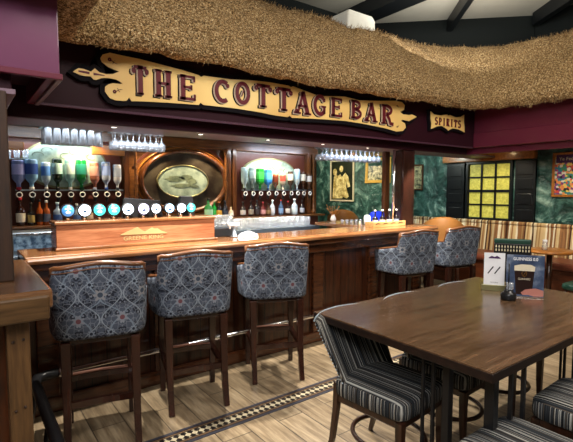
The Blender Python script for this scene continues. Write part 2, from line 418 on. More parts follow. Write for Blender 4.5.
def txt(name,s,size,loc,rot,mat,parent=None,ext=.0015,bold=0,sx=1,align='CENTER'):
    cu=bpy.data.curves.new(name,'FONT'); cu.body=s; cu.size=size; cu.extrude=ext; cu.align_x=align; cu.align_y='CENTER'; cu.offset=bold
    o=bpy.data.objects.new(name,cu); C.objects.link(o)
    dg=bpy.context.evaluated_depsgraph_get(); me=bpy.data.meshes.new_from_object(o.evaluated_get(dg)); bpy.data.objects.remove(o)
    me.materials.clear(); me.materials.append(mat)
    o=bpy.data.objects.new(name,me); C.objects.link(o); o.location=loc; o.rotation_euler=rot; o.scale=(sx,1,1)
    if parent: o.parent=parent
    return o
# ================================================================ SETTING
XW=6.3; YB=5.0; ZC=3.83
struct(MB().box(-3,XW,-3,8,-.1,0).build('floor',M['floor']))
struct(MB().box(5.05,XW,-3,8,.001,.17).build('floor_platform',M['floor']))
bo=MB().box(-3,8,-.084,.084,0,.003).build('trim_1',M['border'],loc=(0,2.45,0)); struct(bo)
bo.location=(-.0,2.45,.0); bo.scale=(1,1,1)
# trim clipped at the platform
bo.data.vertices.foreach_set('co',[c for v in bo.data.vertices for c in ((min(v.co.x,5.04)),v.co.y,v.co.z)])
struct(MB().box(XW,XW+.1,-3,8,0,2.4).build('wall_right',M['greenwall']))
struct(MB().box(XW,XW+.1,-3,8,2.4,ZC).build('wall_right_upper',M['darkgreen']))
struct(MB().box(-3,XW,8,8.1,0,2.4).build('wall_back',M['greenwall']))
struct(MB().box(-3.1,-3,-3,8,0,ZC).build('wall_left',M['white']))
struct(MB().box(-3,XW,-3.1,-3,0,ZC).build('wall_front',M['white']))
struct(MB().box(-3,XW,-3,4.55,ZC,ZC+.1).build('ceiling',M['ceil']))
struct(MB().box(-3,XW,4.43,4.53,2.25,ZC).build('wall_back_upper',M['darkgreen']))
# chamfered bulkhead in the corner
m=MB(); m.prism([(4.7,4.43),(6.28,2.9),(XW-.001,2.9),(XW-.001,4.43)],2.9,ZC-.001,'xy'); struct(m.build('wall_back_chamfer',M['darkgreen']))
# back-bar wall and its ceiling
struct(MB().box(-1,4.25,YB,YB+.1,0,2.2).build('wall_back_bar',M['cabwood']))
struct(MB().box(-3,XW,3.7,8,2.12,2.2).build('ceiling_bar',M['cabwoodx']))
# ceiling timbers
def timber(p,q,w,label):
    a=Vector((p[0],p[1],ZC)); b=Vector((q[0],q[1],ZC)); d=(b-a).normalized(); n=Vector((-d.y,d.x,0))*w/2
    m=MB(); m.prism([(v.x,v.y) for v in (a-n,b-n,b+n,a+n)],ZC-.16,ZC-.002,'xy')
    tag(m.build('ceiling_beam',M['shutter']),label,'beam','dark ceiling beams')
timber((4.25,2.2),(4.25,4.4),.28,'wide dark beam on the pale ceiling right above the white chimney')
timber((4.2,2.3),(5.66,3.84),.07,'slim dark beam crossing the pale ceiling, middle one of three')
timber((5.25,1.55),(6.2,2.85),.09,'slim dark beam crossing the pale ceiling at the far right')
# ================================================================ FASCIAS AND SOFFITS
YF=3.2; XR=5.4; ZF=2.045; XL=.412; YL=2.4
struct(MB().box(XL,XR+.08,YF,YF+.05,ZF,2.75).build('trim_2',M['purple_dark'],bevel=.004))
struct(MB().box(XL-.02,XR-.03,YF-.012,YF,ZF-.01,ZF+.008).build('trim_3',M['lilac'],bevel=.003))
struct(MB().box(-2,XL,YL,YL+.05,ZF,2.7).build('trim_4',M['purple_box'],bevel=.006))
struct(MB().box(XL-.05,XL,YL+.05,YF+.05,ZF,2.7).build('trim_5',M['purple'],bevel=.004))
struct(MB().box(-2,XL-.005,YL+.05,YF,ZF+.1,ZF+.12).build('ceiling_soffit_left',M['purple_dark']))
struct(MB().box(XL-.012,XL+.012,YL,YF,ZF-.014,ZF+.012).build('trim_6',M['mauve'],bevel=.004))
struct(MB().box(-2,XL+.01,YL-.012,YL+.02,ZF-.014,ZF+.014).build('trim_7',M['purple'],bevel=.004))
# inner lintel with its painted soffit that carries the downlights
struct(MB().box(-2,XR,YF+.1,YF+.14,1.965,2.2).build('trim_8',M['purple_dark'],bevel=.003))
struct(MB().box(-2,XR+.9,YF+.14,3.7,1.965,1.99).build('ceiling_soffit_bar',M['mauve'],bevel=.003))
struct(MB().box(-2,XR+.9,3.66,3.7,1.99,2.2).build('trim_9',M['cabwoodx']))
# right-hand fascia, stepped
struct(MB().box(XR+.06,XR+.10,-3,YF+.14,1.968,ZF+.01).build('trim_14',M['purple'],bevel=.008))
struct(MB().box(XR,XR+.05,-3,YF,ZF+.19,2.75).build('trim_10',M['purple'],bevel=.004))
struct(MB().box(XR-.02,XR+.03,-3,YF,ZF,ZF+.19).build('trim_11',M['purple'],bevel=.01))
struct(MB().box(XR+.03,XW,-3,YF+.14,ZF,ZF+.03).build('ceiling_soffit_right',M['purple']))
struct(MB().box(XL,XR,YF+.05,YF+.1,ZF+.06,ZF+.08).build('ceiling_soffit_slot',M['purple_dark']))
# ================================================================ THATCH
def thatch():
    base=[(-1.6,2.16),(.6,2.16),(.6,2.94),(4.62,2.94),(4.9,2.86),(5.06,2.68),(5.14,2.4),(5.14,-2.2)]
    # outward (uphill) normals of each segment
    seg=[]
    for a,b in zip(base,base[1:]):
        d=Vector((b[0]-a[0],b[1]-a[1])).normalized(); seg.append((Vector(a),Vector(b),Vector((-d.y,d.x))))
    prof=[(.26,.06),(.13,.0),(.03,-.005),(-.005,.03),(-.01,.08),(.03,.15),(.09,.23),(.17,.33),(.26,.44),(.36,.56),(.45,.66),(.53,.73),(.6,.765),(.72,.75),(.8,.6)]
    def off(k,d):
        # mitred corner k of the base path at offset d
        if k==0: return seg[0][0]+seg[0][2]*d
        if k==len(seg): return seg[-1][1]+seg[-1][2]*d
        n1,n2=seg[k-1][2],seg[k][2]; return seg[k][0]+(n1+n2)*(d/(1+n1.dot(n2)))
    cols=[]
    for k in range(len(seg)):
        L=(seg[k][1]-seg[k][0]).length; n=max(4,int(L/.045))
        for i in range(n+(k==len(seg)-1)): cols.append((k,i/n))
    ZE=2.412
    def pt(k,t,d,h):
        p=off(k,d).lerp(off(k+1,d),t)
        sag=.03*math.sin(p.x*1.1+.4)-.02*math.cos(p.x*2.3)
        # the roof stands taller towards the inner corner
        g=max(0,min(1,(p.x-.5)/4.6)); hh=h*(1.04+.08*g)
        if k==0: hh=h*.9
        q=Vector((p.x,p.y,ZE+hh+sag*.4+.06*g))
        w=noise.noise(q*2.2)*.03+noise.noise(q*9)*.016+noise.noise(q*30)*.012
        return q+Vector((seg[k][2].x*-.7,seg[k][2].y*-.7,.7))*w
    P=[[pt(k,t,d,h) for d,h in prof] for k,t in cols]
    # refine profile linearly
    def refine(row,f=3):
        out=[]
        for a,b in zip(row,row[1:]):
            for i in range(f): out.append(a.lerp(b,i/f))
        out.append(row[-1]); return out
    P=[refine(r) for r in P]
    P=[[q+Vector((noise.noise(q*23),noise.noise(q*23+Vector((9,0,0))),noise.noise(q*23+Vector((0,9,0)))))*.012 for q in r] for r in P]
    m=MB(); nv=len(P[0]); m.add([q for r in P for q in r],[(i*nv+j,(i+1)*nv+j,(i+1)*nv+j+1,i*nv+j+1) for i in range(len(P)-1) for j in range(nv-1)],False)
    rnd=random.Random(3)
    # loose reed ends
    vis=[i for i in range(len(P)-1) if P[i][3].x>-.3 and P[i][3].y>.2]
    for _ in range(30000):
        i=rnd.choice(vis); j=int(rnd.random()**.9*(nv-2)); a,b,c=P[i][j],P[i+1][j],P[i][j+1]
        o=a+(b-a)*rnd.random()+(c-a)*rnd.random()
        n=(b-a).cross(c-a)
        if n.length<1e-9: continue
        n.normalize()
        if n.dot(Vector((0,0,HC))-o+Vector((0,0,3)))<0: n=-n
        dn=(a-c).normalized() if (a-c).length>1e-6 else Vector((0,0,-1))
        e=n*rnd.uniform(.3,1)+dn*rnd.uniform(-.3,1.1)+Vector((rnd.uniform(-.5,.5),rnd.uniform(-.5,.5),rnd.uniform(-.4,.4)))
        e.normalize(); e*=rnd.uniform(.008,.026)*(2.0 if j>nv-14 or j<9 else 1)
        s=e.cross(n if abs(e.normalized().dot(n))<.95 else Vector((0,0,1))).normalized()*rnd.uniform(.0016,.0035)
        m.add([o-s,o+s,o+e+s*.5,o+e-s*.5],[(0,1,2,3)])
    o=m.build('thatched_roof',M['thatch'],fix=False)
    tag(o,'golden reed thatched canopy running above the bar sign and turning the corner','thatch')
thatch()
# chimney on the ridge
a=onY(333,40,3.45)
ch=thing('chimney','small white rendered chimney block standing on the thatch ridge','chimney',(3.63,3.66,3.09))
mm=MB(); rn=random.Random(5)
def chf(z,s): return [(-.27*s,-.2*s,z),(.27*s,-.2*s,z),(.27*s,.22*s,z),(-.27*s,.22*s,z)]
vs=chf(0,.8)+chf(.3,.78)+chf(.36,.68)
mm.add(vs,[(0,3,2,1)]+[(i,(i+1)%4,(i+1)%4+4,i+4) for i in range(4)]+[(i+4,(i+1)%4+4,(i+1)%4+8,i+8) for i in range(4)]+[(8,9,10,11)])
mm.build('stack',M['white'],ch,bevel=.02)
MB().box(-.2,.2,-.18,.18,-.4,.02).build('flue_base',M['white'],ch,bevel=.02)
# ================================================================ SIGN
def ribbon(m,pts,w,y0,y1,taper=None):
    """flat stroke of width w along 2-D points in the xz plane"""
    pts=[Vector(p) for p in pts]; n=len(pts); L=[];Rr=[]
    for i,p in enumerate(pts):
        t=(pts[min(i+1,n-1)]-pts[max(i-1,0)]).normalized(); k=w if not taper else w*(taper[0]+(taper[1]-taper[0])*i/(n-1))
        nn=Vector((-t.y,t.x))*k/2; L.append(p+nn); Rr.append(p-nn)
    for i in range(n-1):
        m.prism([tuple(L[i]),tuple(L[i+1]),tuple(Rr[i+1]),tuple(Rr[i])],y0,y1)
def arc(cx,cz,rx,rz,a0,a1,n=14): return [(cx+rx*math.cos(R(a0+(a1-a0)*i/n)),cz+rz*math.sin(R(a0+(a1-a0)*i/n))) for i in range(n+1)]
def letter_strokes(c):
    """strokes on a unit box: (points, width)"""
    V=lambda x,z0=.0,z1=1.: ([(x,z0),(x,z1)],.24)
    sf=lambda x,z: ([(x-.2,z),(x+.2,z)],.09)
    if c=='T': return [V(.5),([(.1,.93),(.9,.93)],.15),sf(.5,.04),(arc(.08,.8,.07,.07,0,360,8),.1),(arc(.92,.8,.07,.07,0,360,8),.1)]
    if c=='H': return [V(.22),V(.78),([(.2,.5),(.8,.5)],.13),sf(.22,.04),sf(.78,.04),sf(.22,.96),sf(.78,.96)]
    if c=='E': return [V(.25),([(.08,.94),(.9,.94)],.12),([(.08,.06),(.92,.06)],.13),([(.25,.52),(.72,.52)],.11),([(.88,.98),(.88,.76)],.1),([(.91,.02),(.91,.26)],.1),([(.72,.62),(.72,.42)],.09)]
    if c=='C': return [(arc(.55,.5,.4,.44,55,305,20),.22),(arc(.83,.77,.06,.06,0,360,8),.1)]
    if c=='G': return [(arc(.52,.5,.4,.44,55,320,20),.22),([(.82,.1),(.82,.45)],.17),([(.6,.45),(.95,.45)],.1),(arc(.8,.78,.06,.06,0,360,8),.1)]
    if c=='O': return [(arc(.5,.5,.37,.43,0,360,28),.22),([(.42,.35),(.58,.65)],.05)]
    if c=='A': return [([(.2,.02),(.52,1)],.12),([(.5,1),(.8,.02)],.24),([(.25,.36),(.75,.36)],.1),sf(.18,.04),sf(.8,.04),(arc(.12,.12,.06,.06,0,360,8),.08)]
    if c=='B': return [V(.25),(arc(.4,.74,.36,.2,90,-90,10),.17),(arc(.4,.27,.44,.22,90,-90,10),.17),([(.08,.95),(.45,.95)],.1),([(.08,.05),(.45,.05)],.1),([(.25,.52),(.45,.52)],.08)]
    if c=='R': return [V(.25),(arc(.4,.73,.38,.21,90,-90,10),.17),([(.08,.95),(.45,.95)],.1),([(.45,.5),(.62,.3),(.72,.06),(.95,.04)],.19),sf(.25,.04)]
    if c=='S': return [(arc(.5,.73,.3,.21,30,270,12)+arc(.5,.28,.33,.23,90,-150,12),.2)]
    if c=='P': return [V(.3),(arc(.45,.7,.36,.23,90,-90,10),.17),([(.12,.94),(.5,.94)],.1),sf(.3,.04)]
    if c=='I': return [V(.5),sf(.5,.04),sf(.5,.96)]
def put_letter(c,x0,x1,z0,z1,yf,parent,slant=0,th=.004,cols=('signblack','signgrey','signred')):
    m=MB(); w=x1-x0; h=z1-z0
    for layer,(dx,dz,ex) in enumerate(((-.12,-.05,.05),(-.06,-.025,.04),(0,0,-.03))):
        m.cur=layer
        for pts,sw in letter_strokes(c):
            q=[((p[0]+dx)*w,(p[1]+dz)*h+slant*p[0]*w) for p in pts]
            if layer<2: 
                ribbon(m,q,(sw+ex)*(w+h)/2*.92,yf-th*(layer+1),yf)
            else: ribbon(m,q,sw*(w+h)/2*.92,yf-th*3,yf)
    o=m.build('letter',[M[k] for k in cols],parent,loc=(x0,0,z0),fix=True)
    return o
YS=YF-.03
outline_px=[(72.5,72),(77.9,68.5),(84,69.6),(90.4,72),(94.3,68.8),(99,72.8),(106,74.6),(112.4,74.3),(118.7,72),(113,69.6),(107.7,67.3),(101.4,62.4),(100,58.5),(102.2,55),(109.3,53.2),(121.8,56),(139,59.4),(160,64.8),(180,70),(198,75.5),(200.3,77.2),(203,76),(229.6,79.6),(250,80.5),(268,82.4),(288,86),(290,87.5),(292,86.5),(304,91),(318,96.3),(331,96.4),(343.8,96.8),(357.8,100.4),(376,101),(394,101),(401,102.3),(403.9,105.6),(403,110),(399,112),(402,114.4),(408,115.2),(411,114.6),(415.9,117),(411,119.6),(408,121.3),(402,120),(400,121),(404,123.5),(405,127.5),(402,131),(396,131.7),(383,128),(362,123.8),(343.8,121),(317,119),(291.5,118),(289,115.8),(287,117.2),(275,115.8),(260,112.6),(233.8,108.4),(203,105.2),(200,102.8),(198,105.2),(175,103.4),(150,102),(131,101.4),(128.6,97.8),(126,101),(121.8,101.2),(115,100.6),(109.5,98.4),(104.5,92),(104.7,87),(108,84.6),(112.4,83.6),(119,84.3),(122,84),(119,81.5),(115.5,79.8),(108,78.4),(101.4,78.4),(95.5,80.3),(93.2,79.8),(90.4,76.7),(84,76.2),(79.4,75.1)]
def poly_on(px,y): return [(lambda p:(p.x,p.z))(onY(u,v,y)) for u,v in px]
def inflate(pts,d):
    n=len(pts); out=[]
    ar=sum(pts[i][0]*pts[(i+1)%n][1]-pts[(i+1)%n][0]*pts[i][1] for i in range(n)); sgn=1 if ar>0 else -1
    for i in range(n):
        a,b,c=Vector(pts[i-1]),Vector(pts[i]),Vector(pts[(i+1)%n])
        n1=(b-a).normalized(); n2=(c-b).normalized(); t=(n1+n2)
        t=t.normalized() if t.length>.2 else n1
        nn=Vector((t.y,-t.x))*sgn; out.append((b.x+nn.x*d,b.y+nn.y*d))
    return out
sg=thing('bar_sign','long gold scroll signboard with maroon THE COTTAGE BAR lettering under the thatch','sign',(0,0,0))
P0=poly_on(outline_px,YS)
sg.location=(P0[0][0],YS,P0[0][1]); ox,oz=P0[0]
P0=[(a-ox,b-oz) for a,b in P0]
MB().prism(inflate(P0,.033),-.006,.03).build('backing_board',M['signblack'],sg)
MB().prism(P0,-.014,-.005).build('gold_panel',M['signgold'],sg)
rects=[('T',129.5,147,66,95),('H',151.5,171,70.5,97.5),('E',175.5,195,75.5,100.5),
 ('C',211,229,80.5,102.5),('O',232,249,82.5,104.5),('T',252,270,84.5,107.5),('T',273,290.5,88,111),('A',291.5,309.5,92,114.5),('G',310.5,325,95.5,115.5),('E',327.5,341,98,117),
 ('B',347.5,361,100.5,119),('A',362,376,103,122),('R',378,392.5,105,124.5)]
for c,u0,u1,v0,v1 in rects:
    um=(u0+u1)/2; a=onY(u0,(v0+v1)/2,YS); b=onY(u1,(v0+v1)/2,YS); zt=onY(um,v0,YS).z; zb=onY(um,v1,YS).z
    o=put_letter(c,a.x-ox+.015,b.x-ox,zb-oz,zt-oz,-.014,sg)
# flourishes
m=MB()
def swirl(u,v,s,flip=1):
    p=onY(u,v,YS); x,z=p.x-ox,p.z-oz
    ribbon(m,[(x+q[0]*s,z+q[1]*s*flip) for q in arc(0,0,.4,.4,0,360,8)],.5*s,-.017,-.013)
    ribbon(m,[(x+q[0]*s,z+q[1]*s*flip) for q in [(-.2,.5),(.6,-.2),(1.6,-.9),(2.6,-1.1)]],.28*s,-.017,-.013,(1,.3))
    ribbon(m,[(x+q[0]*s,z+q[1]*s*flip) for q in [(1.0,-1.3),(1.3,-.5),(1.8,.0)]],.2*s,-.017,-.013,(1,.3))
swirl(109,60,.02); swirl(114,92,.02,-1); swirl(396,106,.013,1); swirl(396,127,.013,-1)
ribbon(m,[(lambda p:(p.x-ox,p.z-oz))(onY(u,v,YS)) for u,v in [(78,71.6),(84,72.6),(89,73.6)]],.016,-.017,-.013,(.6,1)); 
ribbon(m,[(lambda p:(p.x-ox,p.z-oz))(onY(u,v,YS)) for u,v in [(93,74.4),(98,75),(104,76)]],.016,-.017,-.013,(1,.2))
m.build('flourish',M['signred'],sg)
sp=thing('spirits_sign','small gold scroll plaque lettered SPIRITS right of the long sign','sign')
px=[(430,111.5),(433,114.5),(440,115.6),(446,114.5),(447.5,116),(449,115),(455,117.5),(460,117),(463.3,114.8),(463,122),(463.5,126),(463.6,132.3),(458,129.5),(452,128.5),(448,130),(447.5,130.8),(446.5,129.5),(441,126),(436,126.5),(430.3,129),(430.8,124),(430,119)]
Q=poly_on(px,YS); sx0,sz0=Q[0]; sp.location=(sx0,YS,sz0); Q=[(a-sx0,b-sz0) for a,b in Q]
MB().prism(inflate(Q,.028),-.006,.03).build('backing_board',M['signblack'],sp)
MB().prism(Q,-.014,-.005).build('gold_panel',M['signgold'],sp)
for i,c in enumerate('SPIRITS'):
    u0=433.6+i*3.85; a=onY(u0,121,YS); b=onY(u0+3.3,121,YS); v0=117+i*.55; zt=onY(u0,v0,YS).z; zb=onY(u0,v0+7.4,YS).z
    put_letter(c,a.x-sx0,b.x-sx0,zb-sz0,zt-sz0,-.014,sp,cols=('signgold','signred','signred'),th=.002)
# ================================================================ BAR COUNTER
ct=thing('bar_counter','long wooden bar counter with plank front running behind the patterned stools','bar counter',(0,0,0))
ct.location=(2.4,3.3,0)
def rel(m,name,mat,par=ct,bev=.006): 
    o=m.build(name,mat,par,bevel=bev); 
    me=o.data; lx,ly,lz=par.location
    for v in me.vertices: v.co.x-=lx; v.co.y-=ly; v.co.z-=lz
    return o
rel(MB().box(.3,4.5,3.1,3.56,1.045,1.085),'counter_top',M['counter'])
rel(MB().box(.3,4.52,3.085,3.14,1.035,1.075),'front_nosing',M['counter'],bev=.015)
rel(MB().box(.3,4.5,3.13,3.2,.985,1.04),'upper_moulding',M['mould'],bev=.012)
rel(MB().box(.3,4.48,3.2,3.25,.90,1.0),'frieze_board',M['mould'],bev=.01)
rel(MB().box(.24,4.45,3.27,3.36,.08,1.0),'front_panel',M['bar_wood'],bev=0)
rel(MB().box(.24,4.47,3.235,3.3,.0,.11),'plinth',M['mould'],bev=.012)
for x in (.36,1.15,1.95,2.72,3.5,4.25):
    rel(MB().box(x,x+.13,3.235,3.28,.11,.92),'pilaster',M['mould'],bev=.008)
rel(MB().box(4.4,4.47,3.3,3.55,0,1.04),'end_panel',M['bar_wood_y'])
rel(MB().box(.3,4.4,3.48,3.54,.0,1.04),'rear_panel',M['blackmat'],bev=0)
# return counter at the right end going back to the wall
rc=thing('return_counter','narrow dark return counter linking the bar to the back shelves','bar counter',(4.2,4.0,0))
rel(MB().box(3.7,4.5,3.565,4.38,1.045,1.085),'counter_top',M['counter'],rc)
rel(MB().box(4.3,4.44,3.57,4.38,0,1.045),'side_panel',M['bar_wood_y'],rc,0)
# left return section with oak post
lc=thing('left_return_counter','thick oak bar return at the left edge with a pegged post','bar counter',(0,2.5,0))
rel(MB().box(-1.6,.3,2.07,3.09,1.0,1.08),'counter_top',M['counter_y'],lc,.012)
rel(MB().box(-1.6,.285,2.06,2.12,.955,1.06),'front_rail',M['beamoak'],lc,.01)
rel(MB().box(-1.6,.2,2.3,3.2,0,1.0),'side_panel',M['bar_wood_y'],lc,0)
rel(MB().box(.13,.215,2.14,2.24,0,.97),'support_post',M['postoak'],lc,.006)
for x,z in ((.152,.86),(.19,.865),(.152,.56),(.187,.57)):
    rel(MB().lathe([(.0,-.006),(.0055,-.004),(.0065,0)],10,(x,2.139,z),axis='y'),'peg',M['postdark'],lc,0)
# standing posts
tag(MB().box(-.1,.185,2.36,2.52,1.0805,1.944).build('oak_post',M['postdark'],bevel=.006),'dark rough oak post rising from the left return counter','post')
struct(MB().box(-.3,.215,2.46,2.95,1.96,ZF+.1).build('trim_12',M['purple_dark'],bevel=.004))
struct(MB().box(-.3,.228,2.44,2.97,1.945,1.97).build('trim_13',M['mauve'],bevel=.003))
tag(MB().box(4.15,4.35,3.32,3.47,1.0855,1.965).build('wooden_post',M['stoolwood'],bevel=.006),'square brown wooden post standing on the right end of the bar','post')
tag(MB().tube([(4.075,3.4,1.086),(4.075,3.4,1.965)],.017,12).build('steel_pole',M['chrome']),'slim shiny steel pole on the counter beside the square wooden post','pole')
tag(MB().box(4.16,4.24,3.6,3.66,1.0855,1.965).build('wooden_post',M['cabwood'],bevel=.006),'slim brown post on the return counter behind the steel pole','post')
# foot rail
fr=thing('foot_rail','polished steel foot rail along the base of the bar','foot rail',(2.4,3.14,.3))
rel(MB().tube([(.5,3.165,.3),(4.4,3.165,.3)],.02,12),'rail',M['chrome'],fr,0)
for x in (.9,1.75,2.6,3.4,4.2): rel(MB().tube([(x,3.165,.3),(x,3.21,.28),(x,3.24,.2)],.011,8),'bracket',M['chrome'],fr,0)
bf=thing('black_foot_rail','glossy black foot rail curving out along the left return','foot rail',(.4,3.0,0))
rel(MB().tube([(.5,3.165,.3),(.40,3.165,.3),(.345,3.14,.3),(.325,3.05,.3),(.325,2.9,.3),(.33,2.6,.28),(.335,2.25,.26),(.34,1.9,.25)],.03,14),'rail',M['black'],bf,0)
for y in (3.08,2.55,2.1): rel(MB().tube([(.327,y,.29),(.31,y,.15),(.29,y,.0)],.016,8),'bracket',M['black'],bf,0)
rel(MB().tube([(.47,3.165,.3),(.5,3.165,.3)],.034,14),'collar',M['chrome'],bf,0)
# ================================================================ TAP BOX AND TAPS
tb=thing('tap_box','long reddish wooden font box on the counter with gold mountain logo','tap housing',(1.1,3.4,1.0855))
rel(MB().box(.51,1.7,3.31,3.52,1.0855,1.262),'box_body',M['tapwood'],tb,.004)
rel(MB().box(.5,1.71,3.295,3.53,1.262,1.285),'top_ledge',M['counter'],tb,.006)
rel(MB().box(.5,1.72,3.29,3.31,1.0855,1.105),'base_bead',M['counter'],tb,.005)
def tpx(l): return [(lambda p:(p.x-1.1,p.z-1.0855))(onY(u,v,3.31)) for u,v in l]
lg=MB().prism(tpx([(120,235.2),(125,232.5),(131,230),(137.6,227.0),(142,230.2),(145.2,231.4),(149,229),(152,227.4),(154.5,228.6),(157.4,228.2),(161,230.5),(167,232.6),(167,233.2),(145,234)]),-.094,-.089)
lg.build('mountain_logo',M['palegold'],tb)
p=onY(144,237.6,3.31); txt('lettering','GREENE KING',.042,(p.x-1.1,-.0905,p.z-1.0855),(PI/2,0,0),M['palegold'],tb,.001,.0006,1.15)
lens=[(67.4,'lens_navy','navy blue'),(84.2,'lens_white','white'),(99,'lens_teal','teal'),(113.4,'lens_teal','teal'),(127.5,'lens_white','white'),(143,'lens_violet','violet-tinted white'),(155.4,'lens_white','white'),(168.8,'lens_blue','pale blue'),(180.7,'lens_white','white'),(190.2,'lens_teal','teal')]
desc=['dark navy round lit lens beer tap, leftmost on the wooden box','glaring white round lit lens beer tap, second from the left','teal round lit lens beer tap, the left one of two side by side','teal round lit lens beer tap, the right one of two side by side','white round lit lens beer tap just right of the two teal ones','violet-tinted white lit lens beer tap, sixth from the left','white lit lens beer tap between the violet-tinted and pale blue ones','pale blue round lit lens beer tap right of centre on the box','white lit lens beer tap on the left of the black font cabinet','small teal lit lens beer tap at the right end of the box']
for i,(u,mt,_) in enumerate(lens):
    p=onY(u,210,3.42); r=.042 if i<6 else .037
    t=thing('beer_tap',desc[i],'beer tap',(p.x,3.42,1.2855),0,'beer taps on the wooden font box'); zc=.068
    MB().lathe([(.001,-.026),(r*.93,-.025),(r*.96,-.02)],24,(0,0,zc),axis='y').build('lit_lens',M[mt],t)
    MB().lathe([(r*.95,-.02),(r*1.12,-.024),(r*1.16,0),(r*1.0,.02),(.001,.022)],24,(0,0,zc),axis='y').build('lens_housing',M['blackmat'],t)
    MB().tube([(0,0,0),(0,0,zc-r)],.013,12).build('stem',M['chrome'],t)
    MB().tube([(0,.018,.035),(0,.035,.035),(0,.04,.012)],.007,8).build('spout',M['chrome'],t)
    e=MB(); e.prism(inflate([(-.4*r,-.25*r),(0,.1*r),(.4*r,-.25*r),(.3*r,-.4*r),(-.3*r,-.4*r)],0),-.0275,-.0255)
    e.prism([(-.5*r,.25*r),(.5*r,.25*r),(.5*r,.38*r),(-.5*r,.38*r)],-.0275,-.0255)
    e.build('lens_emblem',M['offwhite'] if mt in('lens_navy','lens_teal') else M['emblem'],t,loc=(0,0,zc))
fc=thing('font_cabinet','black angular font cabinet behind the last two lit taps','tap housing',(1.53,3.475,1.2855))
MB().prism([(-.07,0),(.07,0),(.055,.16),(-.055,.165)],0,.05,).build('cabinet_body',M['blackmat'],fc,bevel=.004)
bl=thing('blue_lit_cabinet','dark font cabinet with bluish side standing behind the middle taps','tap housing',(1.12,3.475,1.2855))
MB().prism([(-.12,0),(.2,0),(.18,.13),(-.1,.155)],0,.045).build('cabinet_body',M['blackmat'],bl,bevel=.004)
# ================================================================ BACK BAR
bb=thing('back_bar_unit','wooden back bar with shelf ledge, oval surround and mirrored bays','bar shelving',(2,4.8,0))
rel(MB().box(-.9,4.2,4.45,4.99,0,.9),'base_cabinet',M['blackmat'],bb,0)
rel(MB().box(-.9,4.22,4.4,4.99,.9,.93),'work_top',M['steel'],bb)
rel(MB().box(-.9,4.2,4.74,4.99,1.135,1.16),'bottle_ledge',M['cabwoodx'],bb)
rel(MB().box(-.9,4.2,4.9,4.99,.93,1.135),'riser_board',M['backdark'],bb,0)
rel(MB().box(.1,1.42,4.965,4.99,1.16,2.1),'left_bay_panel',M['backdark'],bb,0)
rel(MB().box(2.86,4.0,4.965,4.99,1.16,1.98),'right_bay_mirror',M['backdark'],bb,0)
rel(MB().box(.1,4.2,4.9,4.99,2.0,2.11),'cornice',M['cabwoodx'],bb)
rel(MB().box(.1,.50,4.80,4.86,1.87,1.95),'upper_pelmet',M['orangewood'],bb)
rel(MB().box(1.1,1.42,4.80,4.86,1.86,1.96),'upper_pelmet',M['orangewood'],bb)
for x in (.3,1.46,2.72,2.80,4.02,4.12):
    rel(MB().box(x-.03,x+.03,4.88,4.97,1.16,2.02),'pilaster',M['cabwood'],bb,.008)
for x in (1.55,2.66,4.08):
    rel(MB().lathe([(.03,1.16),(.03,1.2),(.018,1.23),(.016,1.5),(.026,1.56),(.016,1.62),(.014,1.9),(.026,1.96),(.03,2.0)],14,(x,4.86,0)),'turned_column',M['cabwoodx'],bb,0)
# oval surround
def oval(m,cx,cz,rx,rz,w,y0,y1,n=48):
    vs=[]
    for k in range(n):
        a=2*PI*k/n; c,s=math.cos(a),math.sin(a)
        for q in ((rx,y1),(rx+w*.3,y0),(rx+w*.8,y0),(rx+w,y1)):
            d=q[0]-rx; vs.append((cx+(rx+d)*c,q[1],cz+(rz+d)*s))
    m.add(vs,[(k*4+j,((k+1)%n)*4+j,((k+1)%n)*4+j+1,k*4+j+1) for k in range(n) for j in range(3)],True)
    return m
OX,OZ=2.165,1.6
rel(oval(MB(),OX,OZ,.5,.325,.06,4.9,4.985),'oval_moulding',M['cabwood'],bb,0)
rel(MB().box(1.49,2.69,4.975,4.99,1.16,2.0),'oval_bay_panel',M['cabwoodx'],bb,0)
rel(oval(MB(),OX,OZ,.575,.395,.015,4.945,4.98),'outer_oval_moulding',M['orangewood'],bb,0)
m=MB(); m.prism([(OX+.51*math.cos(2*PI*k/40),OZ+.335*math.sin(2*PI*k/40)) for k in range(40)],4.955,4.975); rel(m,'oval_mirror',M['coffered'],bb,0)
om=thing('oval_plaque','pale green oval etched plaque hung in the middle of the dark oval mirror','plaque',(2.13,4.94,1.6))
MB().prism([(.31*math.cos(2*PI*k/40),.185*math.sin(2*PI*k/40)) for k in range(40)],-.02,.012).build('etched_face',M['etched'],om)
oval(MB(),0,0,.305,.18,.018,-.03,.0).build('rim',M['greenbrass'],om)
m=MB()
for (x,z,w,h) in ((-.1,.03,.11,.035),(.03,.05,.08,.03),(.1,-.0,.06,.04),(-.02,-.05,.12,.025),(.14,-.06,.05,.02)):
    m.prism([(x+w*math.cos(2*PI*k/14)*(1+.3*math.sin(3*k)),z+h*math.sin(2*PI*k/14)) for k in range(14)],-.024,-.018)
m.build('etched_scene',M['etchdark'],om)
def etched(name,label,cx,cz,rx,rz,arch=False):
    t=thing(name,label,'mirror',(cx,4.955,cz))
    if arch: out=[(-rx,-rz)]+[(rx*math.cos(R(180-180*k/20)),rz*.2+rz*.8*math.sin(R(180*k/20))) for k in range(21)]+[(rx,-rz)]
    else: out=[(rx*math.cos(2*PI*k/40),rz*math.sin(2*PI*k/40)) for k in range(40)]
    MB().prism(out,-.012,.006).build('etched_face',M['etched'],t)
    MB().prism(inflate(out,.02),-.004,.008).build('rim',M['greenbrass'],t)
    m=MB(); rn=random.Random(cx)
    for k in range(7):
        x=(k/6-.5)*rx*1.3; z=rz*(.35+.25*math.sin(k*2.1)); m=MB(); ribbon(m,arc(x,z,.05,.03,20*k,20*k+190,8),.008,-.015,-.011); m.build('etched_scroll',M['etchdark'],t)
    return t
